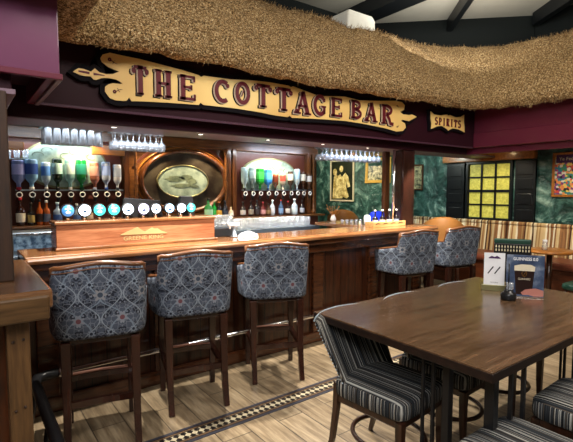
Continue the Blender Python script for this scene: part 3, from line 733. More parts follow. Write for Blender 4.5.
p=onY(66,170,4.95)
etched('oval_mirror','large pale green oval etched mirror behind the left row of inverted bottles',p.x,1.76,.38,.23)
etched('arched_mirror','pale green arched etched mirror behind the right row of inverted bottles',3.38,1.68,.42,.23,True)
# curved brackets in the oval corners
for s,(x,lb) in zip((-1,1),((OX-.44,'left'),(OX+.44,'right'))):
    m=MB(); ribbon(m,arc(OX,OZ-.05,.66,.5,115 if s<0 else 65,155 if s<0 else 25,12),.022,4.955,4.998); rel(m,'curved_slot',M['backdark'],bb,0)
# ---------------------------------------------------------------- bottles
gm={}
def gcol(h,dark=False):
    if h not in gm:
        gm[h]=thinglass('bottle_glass_'+str(len(gm)),hx(h),.95) if not dark else plain('dark_bottle_glass_'+str(len(gm)),hx(h),.12,coat=.6)
    return gm[h]
lm={}
def lcol(h):
    if h not in lm: lm[h]=plain('bottle_label_'+str(len(lm)),hx(h),.5)
    return lm[h]
def bottle(label,loc,h,r,col,lab,cap,dark=False,inv=False,group=None,square=False,neck=.3):
    t=thing('spirit_bottle',label,'bottle',loc,0,group)
    hb=h*(1-neck); n=4 if square else 16; k=1.25 if square else 1
    prof=[(.001,.001),(r*.9*k,0),(r*k,.012),(r*k,hb*.86),(r*.8*k,hb*.97),(r*.36,hb*1.1),(r*.3,h*.93),(r*.34,h*.94)]
    f=(lambda z:h-z) if inv else (lambda z:z)
    def L(name,pr,mat,n=n,c=(0,0,0)):
        m=MB(); m.lathe([(a,f(z)) for a,z in pr],n,c,smooth=n>4); o=m.build(name,mat,t)
        if n==4: o.rotation_euler=(0,0,PI/4)
        return o
    L('glass_body',prof,gcol(col,dark))
    L('label',[(r*1.02*k,hb*.2),(r*1.025*k,hb*.21),(r*1.025*k,hb*.68),(r*1.02*k,hb*.69)],lcol(lab))
    L('cap',[(r*.36,h*.9),(r*.4,h*.91),(r*.4,h),(r*.001,h*1.001)],lcol(cap),12)
    return t
ZR=1.5
def optic_row(us,zr,cols,side,ltxt):
    """bottles hung upside down over optics, one optic per bottle"""
    for i,(u,c) in enumerate(zip(us,cols)):
        p=onY(u,190,4.88); lab,h,r,col,lb,cap,dark,sq=c
        bottle(lab,(p.x,4.88,zr),h*(1.22 if side=='left' else 1.16),r*1.1,col,lb,cap,dark,True,'inverted bottles on the '+side+' optics',sq)
        t=thing('optic_dispenser','black spirit optic with white-ringed round face under the %s row of inverted bottles'%side,'optic',(p.x,4.88,zr-.09),0,'optics under the %s row of bottles'%side)
        m=MB(); m.lathe([(.012,.089),(.016,.07),(.02,.06),(.02,.0),(.013,-.02),(.006,-.035)],14); m.build('valve_body',M['blackmat'],t)
        m=MB(); oval(m,0,.045,.018,.018,.011,-.033,-.02,20); m.build('white_ring',M['offwhite'],t)
        MB().lathe([(.001,-.026),(.019,-.025),(.02,-.018)],16,(0,0,.045),axis='y').build('dial_face',M['ink'],t)
        MB().box(-.008,.008,.015,.024,.02,.04).build('wall_clip',M['chrome'],t)
lu=[19,32,46.5,58,70.5,82,95,106.5,117.5]
lc_=[('squat inverted bottle with a red-blue-white label, leftmost on the left optics',.23,.05,'8090c8','9aa0d8','b03040',False,False),
 ('wide inverted gin bottle with a dark blue label, second from left on the left optics',.24,.052,'7fb0d8','24448c','d0d0d0',False,False),
 ('slim inverted bottle with a blue and white label, third on the left optics',.22,.038,'b8d4ea','4a7cc4','d0d0d0',False,False),
 ('dark green inverted bottle with a pale oval label on the left optics',.25,.042,'0c2412','9fc4c0','202020',True,False),
 ('tall pale aqua inverted bottle, fifth on the left optics',.25,.042,'a8e0dc','d0ece8','e0e0e0',False,False),
 ('bright green inverted bottle with a teal band on the left optics',.25,.046,'128a3c','2fa08a','205030',True,False),
 ('pinkish orange inverted bottle with a pale label on the left optics',.23,.042,'d88468','e0a898','c0c8e0',False,False),
 ('clear inverted bottle with a blue emblem label on the left optics',.24,.04,'c4d6f0','8aa4dc','4060b0',False,False),
 ('clear inverted bottle with a grey label, rightmost on the left optics',.22,.038,'d0d8e4','8a98ac','404854',False,False)]
optic_row(lu,ZR,lc_,'left',None)
ru=[244.5,252.5,260,268,275.5,283,290.5,297,303,309]
rc_=[('pale clear inverted bottle, leftmost on the right optics',.25,.04,'a8c4c8','7c9498','303030',False,False),
 ('frosted grey inverted bottle, second from left on the right optics',.25,.04,'90a8a4','a8bcb8','303030',False,False),
 ('vivid green square inverted bottle on the right optics',.24,.04,'20a030','40c050','206020',True,True),
 ('bright blue square inverted bottle on the right optics',.23,.04,'3c8cd8','60b0f0','305080',True,True),
 ('short amber inverted bottle with a brown label on the right optics',.18,.036,'9a4a18','6a2c14','202020',False,False),
 ('clear inverted bottle with a red and cream label on the right optics',.2,.036,'d8c8b0','b84c3c','e8e0d0',False,False),
 ('dark inverted bottle with a big cream label on the right optics',.22,.036,'3a2a20','d8d4c8','202020',True,False),
 ('clear inverted bottle with a pale blue label on the right optics',.25,.038,'c8dce4','98b8cc','8090a0',False,False),
 ('dark amber inverted bottle with a square white label on the right optics',.22,.036,'3c2010','d0ccc0','181818',True,False),
 ('small inverted bottle with a wide white label, rightmost on the right optics',.2,.036,'5a4030','d8d8d4','282828',True,False)]
optic_row(ru,ZR,rc_,'right',None)
for a,b,s in ((lu[0]-4,lu[-1]+5,'left'),(ru[0]-4,ru[-1]+4,'right')):
    pa=onY(a,190,4.95); pb=onY(b,190,4.95)
    t=thing('optic_rail','pale metal rail carrying the %s row of optics'%s,'rail',(pa.x,4.905,ZR-.005))
    w=pb.x-pa.x; MB().box(0,w,0,.03,-.004,.012).build('rail_bar',M['steel'],t,bevel=.002); MB().box(0,w,.015,.03,-.09,-.004).build('back_strip',M['backdark'],t)
def stand(u,label,h,r,col,lab,cap,dark=True,y=4.85,z=1.1605,group='bottles standing on the back ledge',sq=False,neck=.35):
    p=onY(u,210,y); return bottle(label,(p.x,y,z),h,r,col,lab,cap,dark,False,group,sq,neck)
stand(20.5,'stubby brown bottle with red neck and cream label, leftmost on the ledge',.27,.04,'2a120a','d8cdb8','b02028')
stand(31,'small dark bottle with gold label on the ledge left of the amber pair',.22,.032,'1a1410','a08a50','282018')
stand(39.5,'slim amber bottle with dark label on the left ledge',.25,.03,'a04a14','301c14','181010')
stand(46.5,'amber bottle with grey-blue label on the left ledge',.24,.034,'8a4418','50586c','c8c8c8')
stand(57.5,'pale blue bottle with blue label left of the navy tap',.22,.04,'9cb8d8','3c5c98','b0c8d8',False)
stand(77,'pale bottle with blue label between the first two lit taps',.2,.036,'a8bcd0','5070a8','c0c8d0',False)
stand(90,'small cream bottle standing behind the teal taps',.18,.03,'c0a890','d8c8b0','705040',False)
stand(208.5,'green bottle with pale label and black cap right of the tap box',.24,.05,'2c7a3c','9cc8a0','141414',y=4.8)
stand(214.5,'bright green bottle tight beside the pale-labelled green one',.2,.034,'0f8a2c','1fa040','205020',y=4.88)
stand(219,'short dark bottle with a yellow label right of the green bottles',.2,.036,'1c120c','d0a038','a06028')
stand(225,'black round bottle beside the yellow-labelled one',.21,.036,'0c0c10','303848','181820')
stand(231,'tiny cream figurine bottle at the foot of the turned column',.13,.03,'c8b8a0','e8e0d0','e0c890',y=4.82)
rb=[(243,'1c1410','c0bcb8','101010',.19,'dark bottle with small white label, leftmost on the right ledge'),(251,'141010','8a8478','301818',.2,'black bottle with dull label, second on the right ledge'),(257,'120e10','3a3438','181818',.21,'all-black bottle, third on the right ledge'),
 (263,'5a1c1c','d8a0a0','882030',.18,'red bottle with pink label on the right ledge'),(268.5,'4a3020','8c7450','201810',.16,'short brown bottle left of the white-capped one'),(272.5,'b8c4d0','e0e4ea','f0f0f0',.21,'white bottle with bright white cap on the right ledge'),
 (281,'3c5878','7aa0cc','a03030',.21,'blue labelled bottle with red cap on the right ledge'),(288,'281410','d8d4cc','a82828',.19,'dark bottle with square white label and red cap'),(294.5,'b4ccdc','d8ecf8','e0e8f0',.22,'bulky pale blue-white bottle on the right ledge'),(302,'181418','b8c4d4','101014',.2,'black bottle with pale oval label, rightmost on the right ledge')]
for u,c1,c2,c3,h,lb in rb: stand(u,lb,h,.034 if u!=294.5 else .044,c1,c2,c3,True)
# ornament at the end
p=onY(320,212,4.7); t=thing('dried_flower_vase','small vase of dried twigs at the right end of the back ledge','vase',(3.95,4.3,1.0855))
MB().lathe([(.001,0),(.03,.003),(.04,.03),(.03,.06),(.018,.08),(.022,.09)],16).build('vase',M['offwhite'],t)
m=MB(); rn=random.Random(2)
for k in range(16):
    a=rn.uniform(0,2*PI); q=rn.uniform(.02,.09); h=rn.uniform(.12,.22); m.tube([(0,0,.07),(q*.4*math.cos(a),q*.4*math.sin(a),h*.6),(q*math.cos(a),q*math.sin(a),h)],.002,4)
    m.lathe([(.001,-.01),(.008,0),(.001,.01)],6,(q*math.cos(a),q*math.sin(a),h))
m.build('twigs',M['orangewood'],t)
# ---------------------------------------------------------------- hanging glasses
def pint_mb(h=.13,r=.034,inv=True):
    pr=[(.001,.004),(r*.72,0),(r*.75,.01),(r,h),(r*.94,h),(r*.7,.014),(.001,.013)]
    if inv: pr=[(a,-z) for a,z in pr]
    return MB().lathe(pr,12)
def wine_mb(h=.15,r=.034):
    pr=[(.001,0),(r*.9,-.001),(r*.88,-.005),(.006,-.012),(.005,-.06),(.012,-.07),(r*.9,-.09),(r*1.05,-.115),(r*.85,-h),(r*.8,-h),(r*.98,-.115),(r*.8,-.094),(.001,-.075)]
    return MB().lathe(pr,12)
def glasses(name,mbf,label,group,spots,cat='glass'):
    o=mbf().build(name,M['clearglass']); tag(o,label,cat,group); o.location=spots[0]
    for s in spots[1:]: dup(o,s)
def rack(label,x0,x1,y0,y1,z):
    t=thing('glass_rack',label,'rack',((x0+x1)/2,(y0+y1)/2,z)); w=(x1-x0)/2; d=(y1-y0)/2
    m=MB()
    for y in (-d,0,d): m.tube([(-w,y,.015),(w,y,.015)],.005,6)
    m.build('wires',M['chrome'],t)
    MB().box(-w,w,-d,d,.0,.01).build('shelf_plate',M['steel'],t)
    for sx in (-1,1): MB().tube([(sx*w*.9,0,.01),(sx*w*.9,0,2.119-z)],.006,6).build('hanger',M['chrome'],t)
p0=onY(47,140,4.0); p1=onY(89,140,4.0); n=6; st=(p1.x-p0.x)/(n-1)
rack('steel overhead rack of pint glasses at the left above the oval mirror',p0.x-.04,onY(100,140,4).x+.03,3.9,4.12,2.0)
glasses('pint_glass',pint_mb,'clear pint glass hanging upside down in the packed left block of the left rack','pint glasses in the left overhead rack',[(p0.x+i*st,y,2.0) for i in range(n) for y in (3.935,4.015,4.095)])
glasses('pint_glass',pint_mb,'clear pint glass at the right end of the left overhead rack, apart from the rest','end pair of pint glasses',[(onY(96,140,4).x+.0,3.96,2.0),(onY(100,140,4).x,4.04,2.0)])
p0=onY(114,140,4.0); p1=onY(160,143,4.0); n=9; st=(p1.x-p0.x)/(n-1)
rack('steel overhead rack of stemmed glasses left of the big oval',p0.x-.03,p1.x+.03,3.92,4.08,2.0)
glasses('wine_glass',wine_mb,'clear stemmed glass hanging upside down in the rack left of the big oval','stemmed glasses in the middle overhead rack',[(p0.x+i*st,y,1.9995) for i in range(n) for y in (3.96,4.04)])
p0=onY(323,150,4.2); p1=onY(375,150,4.2); n=12; st=(p1.x-p0.x)/(n-1)
rack('steel overhead rack of stemmed glasses before the green wall',p0.x-.04,p1.x+.04,4.1,4.32,2.03)
glasses('wine_glass',wine_mb,'clear stemmed glass hanging upside down in the rack before the green wall','stemmed glasses in the right overhead rack',[(p0.x+i*st,y,2.0295) for i in range(n) for y in (4.14,4.22,4.3)])
tag(MB().box(.335,.56,4.865,4.955,1.79,1.798).build('glass_shelf',M['steel']),'short shelf at far left above the inverted bottles','shelf')
glasses('tumbler',lambda:pint_mb(.085,.032,False),'clear tumbler on the short shelf at far left','tumblers on the short left shelf',[(.375+.072*i,4.91,1.7985) for i in range(3)])
# glasses on the back work top
sh=onY(256,224,4.75)
glasses('half_pint_glass',lambda:MB().lathe([(.001,.012),(.026,.012),(.034,.118),(.037,.118),(.03,0),(.001,0)],12),'clear upturned half pint glass in the rows on the right of the back worktop','glasses on the back worktop',[(2.62+.088*i,y,1.0305) for i in range(13) for y in (4.5,4.585,4.67)])
glasses('small_glass',lambda:MB().lathe([(.001,.01),(.022,.01),(.03,.09),(.033,.09),(.026,0),(.001,0)],12),'small clear glass stacked on the left of the back worktop','small glasses on the back worktop',[(2.24+.07*i,y,1.0305+.0905*k) for i in range(5) for y in (4.5,4.58) for k in (0,1)])
t=thing('drainer_tray','steel draining tray full of glasses below the right bottle ledge','tray',(3.0,4.58,.9305))
MB().box(-.85,.82,-.15,.15,.085,.0995).build('perforated_top',M['steel'],t,bevel=.004); MB().box(-.85,.82,-.15,-.14,0,.085).build('front_face',M['steel'],t); MB().box(-.85,.82,.14,.15,0,.085).build('rear_face',M['steel'],t)
# ice well, dispensers
t=thing('ice_well','steel ice trough in the work station behind the counter','sink',(2.9,4.05,.0))
MB().box(-.75,.75,-.2,.2,.86,.9).build('rim',M['steel'],t,bevel=.01); MB().box(-.73,.73,-.18,.18,0,.86).build('base_unit',M['blackmat'],t)
t=thing('glass_washer','blue-lit steel glass washer on the worktop at far left','appliance',(.52,4.55,.9305))
MB().box(-.2,.2,-.12,.16,0,.2).build('casing',M['steel'],t,bevel=.01); MB().box(-.17,.17,-.128,-.12,.04,.17).build('door_panel',mat_sepia('blue_grey_glass_panel',hx('34506c'),hx('9ab8d0'),22),t,bevel=.004)
MB().tube([(-.15,-.145,.185),(.15,-.145,.185)],.007,8).build('door_handle',M['chrome'],t)
t=thing('water_dispenser','white and steel T-shaped pump on the counter right of the tap box','dispenser',(1.93,3.38,1.0855))
MB().lathe([(.001,0),(.035,.001),(.035,.012),(.02,.016),(.018,.1),(.02,.105)],16).build('column',M['steel'],t)
MB().box(-.06,.045,-.022,.022,.1,.128).build('head',M['offwhite'],t,bevel=.008); MB().tube([(-.045,0,.1),(-.045,0,.075)],.009,10).build('nozzle',M['offwhite'],t)
rn=random.Random(4); m=MB()
def clf(i,j):
    th=2*PI*i; q=math.cos(PI/2*j); r=.075*q*(1+.2*math.sin(5*th+j*4)); return (r*math.cos(th)*1.2,r*math.sin(th)*.8,.035*math.sin(PI/2*j)*(1+.5*math.sin(3*th)))
m.grid(clf,25,8); tag(m.build('bar_towel',M['cloth'],loc=(2.03,3.3,1.0865)),'crumpled white towel on the counter beside the white pump','towel')
# black drip tray
t=thing('drip_tray','dark till and tray block on the counter end behind the white pump','tray',(1.87,3.5,1.0855)); MB().box(-.1,.12,-.05,.05,0,.075).build('body',M['blackmat'],t,bevel=.005); 
m=MB(); [m.box(-.09+.02*i,-.085+.02*i,-.045,.045,.0755,.079) for i in range(10)]; m.build('grille',M['steel'],t)
# small glasses row on right counter
glasses('shot_glass',lambda:MB().lathe([(.001,.006),(.012,.006),(.018,.05),(.02,.05),(.015,0),(.001,0)],10),'small shot glass on the return counter beyond the bar','shot glasses on the return counter',[(3.78+.05*i,3.95-.03*i,1.0855) for i in range(6)])
p=onZ(366,221,1.09)
m=MB().lathe([(.001,0),(.011,.001),(.011,.05),(.007,.06),(.001,.062)],12); tag(m.build('candle',M['cream'],loc=(3.62,3.5,1.0855)),'short cream candle left of the wooden bottle crate','candle')
# bottle crate
t=thing('bottle_crate','pale wooden tray crate holding four bottles on the right end of the bar','crate',(3.9,3.36,1.0855))
cw=.27
MB().box(-cw,cw,-.06,-.048,0,.06).build('front_board',M['crate'],t,bevel=.002); MB().box(-cw,cw,.048,.06,0,.06).build('rear_board',M['crate'],t,bevel=.002)
for s in(-1,1): MB().box(s*cw-.006,s*cw+.006,-.06,.06,0,.06).build('end_board',M['crate'],t,bevel=.002)
MB().box(-cw,cw,-.048,.048,0,.008).build('base_board',M['crate'],t)
m=MB(); [ribbon(m,arc(-.2+.13*k,.032,.035,.01,200,20,8),.008,-.0615,-.0598) for k in range(4)]; m.build('painted_script',M['stout'],t)
for i,(u,lb) in enumerate(((382,'leftmost brown beer bottle in the pale crate'),(389.8,'second brown beer bottle from the left in the pale crate'),(397.8,'third brown beer bottle from the left in the pale crate'),(405,'rightmost beer bottle in the pale crate, with a small label'))):
    x=3.9-.18+.12*i
    bottle(lb,(x,3.36,1.0945),.185,.03,'150b08','c8c4bc' if i<3 else '8890a0','d8d4cc',True,False,'bottles in the pale crate',False,.45)
# blue bag
m=rbox(-.1,.1,-.05,.05,0,.16,.5,8,.5); tag(m.build('blue_bag',M['blue'],loc=(4.02,3.6,1.086)),'bright blue plastic bag standing on the counter behind the crate','bag')
m=rbox(-.03,.03,-.04,.04,0,.12,.6,8,.6); tag(m.build('paper_bag',M['cloth'],loc=(3.87,3.62,1.086)),'small crumpled white bag beside the blue bag','bag')
# ================================================================ BAR STOOLS
def make_stool():
    t=thing('bar_stool','','bar stool')
    W=.262; Zb=.655
    path=[(-W-.03,.13),(-W-.034,.04),(-W-.018,-.07)]+[(-W+.09-.09*math.cos(R(a)),-.14-.09*math.sin(R(a))) for a in range(15,90,15)]+[(-.17,-.232),(-.085,-.238),(0,-.24)]
    path=path+[(-x,y) for x,y in path[-2::-1]]
    # dense resample
    P=[Vector(p) for p in path]; L=[0]
    for a,b in zip(P,P[1:]): L.append(L[-1]+(b-a).length)
    T=L[-1]; NU=57
    def at(s):
        d=s*T
        for i in range(len(P)-1):
            if d<=L[i+1]+1e-9: return P[i].lerp(P[i+1],(d-L[i])/(L[i+1]-L[i]))
        return P[-1].copy()
    def nrm(s):
        a=at(max(0,s-.01)); b=at(min(1,s+.01)); d=(b-a).normalized(); return Vector((-d.y,d.x))  # towards the inside? fixed below
    def top(s):
        d=abs(s-.5)*T                       # arc distance from the middle of the back
        k=min(1,max(0,(d-.262)/.03)); k=k*k*(3-2*k)
        back=1.075-.012*(d/.26)**2*0+.012*math.cos(min(1,d/.26)*PI)
        arm=.93-.05*min(1,max(0,(d-.28)/.25))
        return back*(1-k)+arm*k
    def lowz(s):
        d=abs(s-.5)*T; return Zb+.0*d
    def pos(s,z,inn):
        p=at(s); n=nrm(s); c=Vector((0,0))-p
        if n.dot(c)<0: n=-n
        rk=-(z-Zb)/.43*.05*max(0,min(1,(.12-p.y)/.3))   # the back leans outwards
        th=.055*inn
        q=p+n*th
        tap=1-.05*(1-min(1,max(0,(z-Zb)/.35)))
        return Vector((q.x*tap,q.y+rk,z))
    NV=14
    def outer(i,j):
        s=i; z0,z1=lowz(s),top(s)
        # cross-section: bottom roll, outer face, top, inner face
        return None
    m=MB(); ringz=[]
    prof=[(1.0,.0),(.5,-.012),(.12,.0),(.0,.05),(0,.2),(0,.4),(0,.6),(0,.8),(0,.95),(.12,1.0),(.5,1.012),(.9,1.0),(1,.94),(1,.7),(1,.4),(1,.1)]
    vs=[];uv=[]
    for i in range(NU):
        s=i/(NU-1); z0,z1=lowz(s),top(s); d=(s-.5)*T
        for inn,f in prof:
            z=z0+(z1-z0)*f; vs.append(pos(s,z,inn)); uv.append((d,z-.62+(0 if inn<.5 else .1)))
    n=len(prof); fs=[(i*n+j,(i+1)*n+j,(i+1)*n+(j+1)%n,i*n+(j+1)%n) for i in range(NU-1) for j in range(n)]
    fs+=[tuple(range(n))[::-1],tuple((NU-1)*n+j for j in range(n))]
    m.add(vs,fs,True,uv); m.build('upholstered_tub',M['damask'],t)
    # wooden rail on the top edge, one strip per face
    S_=[i/120 for i in range(121)]; line=[]
    for s in S_:
        z=top(s); q=pos(s,z,.5); line.append(Vector((q.x,q.y,z+.006)))
    m=MB(); ds=[abs(s-.5)*T for s in S_]
    m.tube(line,[.034 if d<.27 else .026 for d in ds],6,up=(0,0,1)); 
    # flatten the tube
    for k in range(len(m.v)):
        i=k//6; c=line[min(i,120)]; x,y,z=m.v[k]; m.v[k]=(c.x+(x-c.x)*.95,c.y+(y-c.y)*.95,c.z+(z-c.z)*.42)
    m.build('top_rail',M['stooltrim'],t)
    # studded piping just under the rail
    m=MB(); pl=[]
    for k in range(61):
        s=.5+(k/60-.5)*.54/T; q=pos(s,top(s)-.02,-.04); pl.append(q)
    m.tube(pl,.0032,5); m.build('stud_trim',M['stooltrim'],t)
    rbox(-.22,.22,-.19,.15,.66,.775,.35,10,.4).build('seat_cushion',M['damask'],t)
    mm=MB().box(-.2,.2,-.19,.15,.615,.665); mm.build('seat_frame',M['stoolwood'],t,bevel=.01)
    def leg(x,y,back):
        pts=[];
        for k in range(9):
            f=k/8; z=.64*(1-f)
            o=(.075*f**3) if back else .02*f
            pts.append((x*(1+.0*f),y+(-o if back else o),z))
        mb=MB(); mb.tube(pts,[.037-.011*(k/8) for k in range(9)],4,smooth=False,rot=PI/4); return mb
    for sx in(-1,1):
        leg(sx*.188,-.195,True).build('leg',M['stoolwood'],t,bevel=.004); leg(sx*.188,.13,False).build('leg',M['stoolwood'],t,bevel=.004)
    # curved rear stretcher, side stretchers, front footrest with metal plate
    m=MB(); m.tube([(-.188,-.2,.27),(-.1,-.15,.25),(0,-.13,.245),(.1,-.15,.25),(.188,-.2,.27)],.026,4,smooth=False,rot=PI/4); m.build('stretcher',M['stoolwood'],t)
    for sx in(-1,1):
        m=MB(); m.tube([(sx*.188,-.2,.27),(sx*.188,.14,.29)],.024,4,smooth=False,rot=PI/4); m.build('stretcher',M['stoolwood'],t)
    m=MB(); m.tube([(-.19,.13,.30),(-.1,.145,.30),(0,.15,.30),(.1,.145,.30),(.19,.13,.30)],.026,4,smooth=False,rot=PI/4); f=m.build('footrest',M['stoolwood'],t)
    MB().prism([(-.17,.12),(0,.135),(.17,.12),(.17,.15),(0,.168),(-.17,.15)],.322,.328,'xy').build('kick_plate',M['pinkmetal'],f)
    return t
st0=make_stool()
stools=[((.665,2.85),-12,'patterned fabric bar stool nearest the left return counter'),
 ((1.31,2.94),-13,'patterned fabric bar stool in front of the tap box, second from the left'),
 ((2.05,2.97),-24,'patterned fabric bar stool left of the bare stretch of bar front, behind the striped chair'),
 ((3.76,2.985),-10,'patterned fabric bar stool before the bottle crate with its left arm showing'),
 ((4.56,2.985),-11,'patterned fabric bar stool at the bar end beside the tan armchair')]
for i,((x,y),a,lb) in enumerate(stools):
    o=st0 if i==0 else dup(st0,(x,y,0)); o.location=(x,y,0); o.rotation_euler=(0,0,R(a)); o['label']=lb; o['group']='patterned bar stools along the bar'
# ================================================================ DINING TABLE
tt=thing('dining_table','large rectangular dark wood pub table with black steel rod legs','table',(2.5,1.4,0))
rel(MB().box(1.637,3.373,.862,1.943,.78,.79),'table_top',M['tablewood'],tt,.003)
rel(MB().box(1.635,3.375,.86,1.945,.745,.783),'edge_band',M['tableedge'],tt,.003)
rel(MB().box(1.7,3.3,.91,1.3,.735,.745),'under_plate',M['black'],tt,0)
def post(x,y,w): rel(MB().box(x-w/2,x+w/2,y-w/2,y+w/2,.012,.744),'leg',M['black'],tt,.002)
for x,y,w in ((1.79,.945,.042),(1.925,.93,.018),(2.03,.925,.018),(1.775,1.145,.036),(1.765,1.215,.016),(1.735,1.25,.014)): post(x,y,w)
for x,y,w in ((3.22,.945,.042),(3.085,.93,.018),(2.98,.925,.018),(3.235,1.145,.036),(3.24,1.215,.016),(3.27,1.25,.014)): post(x,y,w)
for x0,x1 in ((1.71,2.07),(2.94,3.3)): rel(MB().box(x0,x1,.9,1.28,0,.012),'foot_plate',M['black'],tt,.002)
# ---------------------------------------------------------------- striped chairs
def make_chair():
    t=thing('dining_chair','','chair')
    rbox(-.225,.225,-.235,.225,.375,.485,.28,12,.32).build('seat',M['stripe'],t)
    # curved, raked back; local +y is the front
    def bk(s,f,inn):
        x=s*(.21+.055*f); wing=.09*abs(s)**2.2
        y=-.225-.2*f**.9+wing+(.05 if inn else 0)*(1)
        z=.43+.36*f-.012*abs(s)**3
        return Vector((x,y,z))
    NU=21; prof=[(1,0),(1,.15),(1,.3),(1,.5),(1,.7),(1,.85),(1,.97),(.5,1.0),(0,.97),(0,.8),(0,.5),(0,.2),(0,0)]
    vs=[]
    for i in range(NU):
        s=-1+2*i/(NU-1)
        for inn,f in prof:
            a=bk(s,f,0); b=bk(s,f,1); k=inn if 0<i<NU-1 else .5+(inn-.5)*.5
            vs.append(a.lerp(b,k))
    n=len(prof); m=MB(); m.add(vs,[(i*n+j,(i+1)*n+j,(i+1)*n+(j+1)%n,i*n+(j+1)%n) for i in range(NU-1) for j in range(n)]+[tuple(range(n))[::-1],tuple((NU-1)*n+j for j in range(n))],True)
    b=m.build('backrest',M['stripe'],t)
    MB().lathe([(.001,.012),(.011,.008),(.013,0)],12,(0,-.335,.69),axis='y').build('button',M['black'],b)
    m=MB()
    for i in range(45):
        s=-1+2*i/44; p=bk(s,1,0); q=bk(s,1,1); c=p.lerp(q,.25); m.lathe([(.001,.0055),(.0045,.003),(.0055,0)],6,(c.x,c.y,c.z-.0005))
    for sx in(-1,1):
        for i in range(22):
            p=bk(sx,i/22,0).lerp(bk(sx,i/22,1),.3); m.lathe([(.001,.005),(.004,.002),(.004,-.002),(.001,-.005)],5,(p.x+sx*.001,p.y,p.z))
    sd=m.build('stud_trim',M['steel'],b)
    MB().box(-.2,.2,-.21,.2,.34,.385).build('seat_frame',M['chairwood'],t,bevel=.008)
    for sx in(-1,1):
        m=MB(); m.tube([(sx*.19,-.21,.45),(sx*.19,-.22,.3),(sx*.192,-.245,.12),(sx*.195,-.275,0)],[.026,.023,.02,.016],4,smooth=False,rot=PI/4); m.build('leg',M['chairwood'],t,bevel=.003)
        m=MB(); m.tube([(sx*.19,.19,.38),(sx*.19,.19,.2),(sx*.19,.195,0)],[.028,.024,.016],4,smooth=False,rot=PI/4); m.build('leg',M['chairwood'],t,bevel=.003)
    # bentwood ring between the legs
    m=MB(); m.tube([(.185*math.cos(2*PI*k/28),-.01+.2*math.sin(2*PI*k/28),.17) for k in range(28)],.013,8,closed=True); m.build('ring_stretcher',M['chairwood'],t)
    return t
c0=make_chair()
G='striped dining chairs round the pub table'
for i,(x,y,a,lb) in enumerate(((1.835,1.53,185.5,'striped dining chair tucked under the left end of the pub table, facing the camera'),
  (2.39,1.53,184,'striped dining chair behind the table, between the leftmost chair and the farthest one'),
  (2.97,1.525,180,'striped dining chair on the far side of the table behind the menu cards'),
  (1.77,.76,0,'striped chair at the bottom edge, nearest the camera on the near side of the table'),
  (2.44,.77,2,'striped chair at the lower right edge on the near side of the table'))):
    o=c0 if i==0 else dup(c0,(x,y,0)); o.location=(x,y,0); o.rotation_euler=(0,0,R(a)); o['label']=lb; o['group']=G
# ---------------------------------------------------------------- table items
def face_rz(x,y): return -math.atan2(x,y)
zt=.7905
t=thing('number_card','white table number 11 card in a low brass-edged holder','table number',(3.01,1.6,zt),R(-58)); t.scale=(1.08,1,1.14)
c=MB().box(-.062,.062,-.002,.002,.012,.235).build('card',M['paper'],t); 
m=MB(); 
for s in(-1,1): ribbon(m,[(-.016+.02*s-.002,.105),(.004+.02*s+.01,.15)],.007,-.0035,-.0015)
for s in(-1,1): ribbon(m,[(.012+.02*s,.142),(.0+.02*s,.132)],.004,-.0035,-.0015)
m.build('number',M['ink'],c)
m=MB(); m.prism([(-.035,.205),(-.018,.216),(.0,.21),(.014,.218),(.035,.205),(.035,.2),(-.035,.2)],-.0035,-.0015); m.build('logo',M['logopurple'],c)
txt('caption','COTTAGE',.01,(0,-.003,.05),(PI/2,0,0),M['ink'],c,.0004)
MB().box(-.075,.075,-.012,.012,.0,.035).build('holder',M['greenbrass'],t,bevel=.002)
t=thing('drinks_poster_stand','square blue poster stand with a pint of stout on the pub table','menu stand',(2.99,1.38,zt),R(-57))
t.scale=(1.12,1,1.36)
c=MB().box(-.1,.1,-.003,.003,.004,.205).build('panel',M['poster'],t,bevel=.001)
m=MB().prism([(-.046,.012),(-.058,.14),(.05,.14),(.038,.012)],-.0045,-.002); m.build('pint_print',M['stout'],c)
m=MB().prism([(-.058,.128),(-.058,.152),(-.02,.16),(.03,.159),(.052,.15),(.05,.128)],-.005,-.002); m.build('froth_print',M['froth'],c)
hand=[(-.02,.02),(.0,.036),(.03,.042),(.06,.045),(.098,.036),(.098,.008),(.05,.006),(.02,.012),(-.01,.01)]
MB().prism(hand,-.0058,-.003).build('hand_print',M['skin'],c)
m=MB(); ribbon(m,arc(-.005,.115,.012,.014,120,420,10),.003,-.0058,-.004); ribbon(m,[(-.012,.102),(.006,.128)],.003,-.0058,-.004); m.build('harp_print',M['brass'],c)
txt('pint_lettering','GUINNESS',.014,(-.004,-.0058,.088),(PI/2,0,0),M['froth'],c,.0003)
txt('headline','GUINNESS 0.0',.021,(0,-.0045,.186),(PI/2,0,0),M['paper'],c,.0003,.0004)
txt('subline','A TASTE OF TRADITION',.009,(0,-.0045,.171),(PI/2,0,0),M['paper'],c,.0003) if False else None
MB().box(-.1,.1,-.02,.03,0,.005).build('base',M['chrome'],t,bevel=.001)
t=thing('candle_holder','squat black metal tealight holder with upright rod before the menus','candle holder',(2.83,1.405,zt)); t.scale=(1.3,1.3,1.25)
MB().lathe([(.001,0),(.034,.001),(.036,.01),(.036,.03),(.03,.038),(.022,.04),(.02,.05),(.016,.05),(.014,.03),(.001,.03)],20).build('base',M['black'],t)
MB().tube([(.0,.0,.03),(-.002,.0,.19)],.003,8).build('rod',M['black'],t)
MB().lathe([(.012,.05),(.017,.055),(.017,.085),(.013,.088)],14,(.012,0,0)).build('glass_cup',M['clearglass'],t)
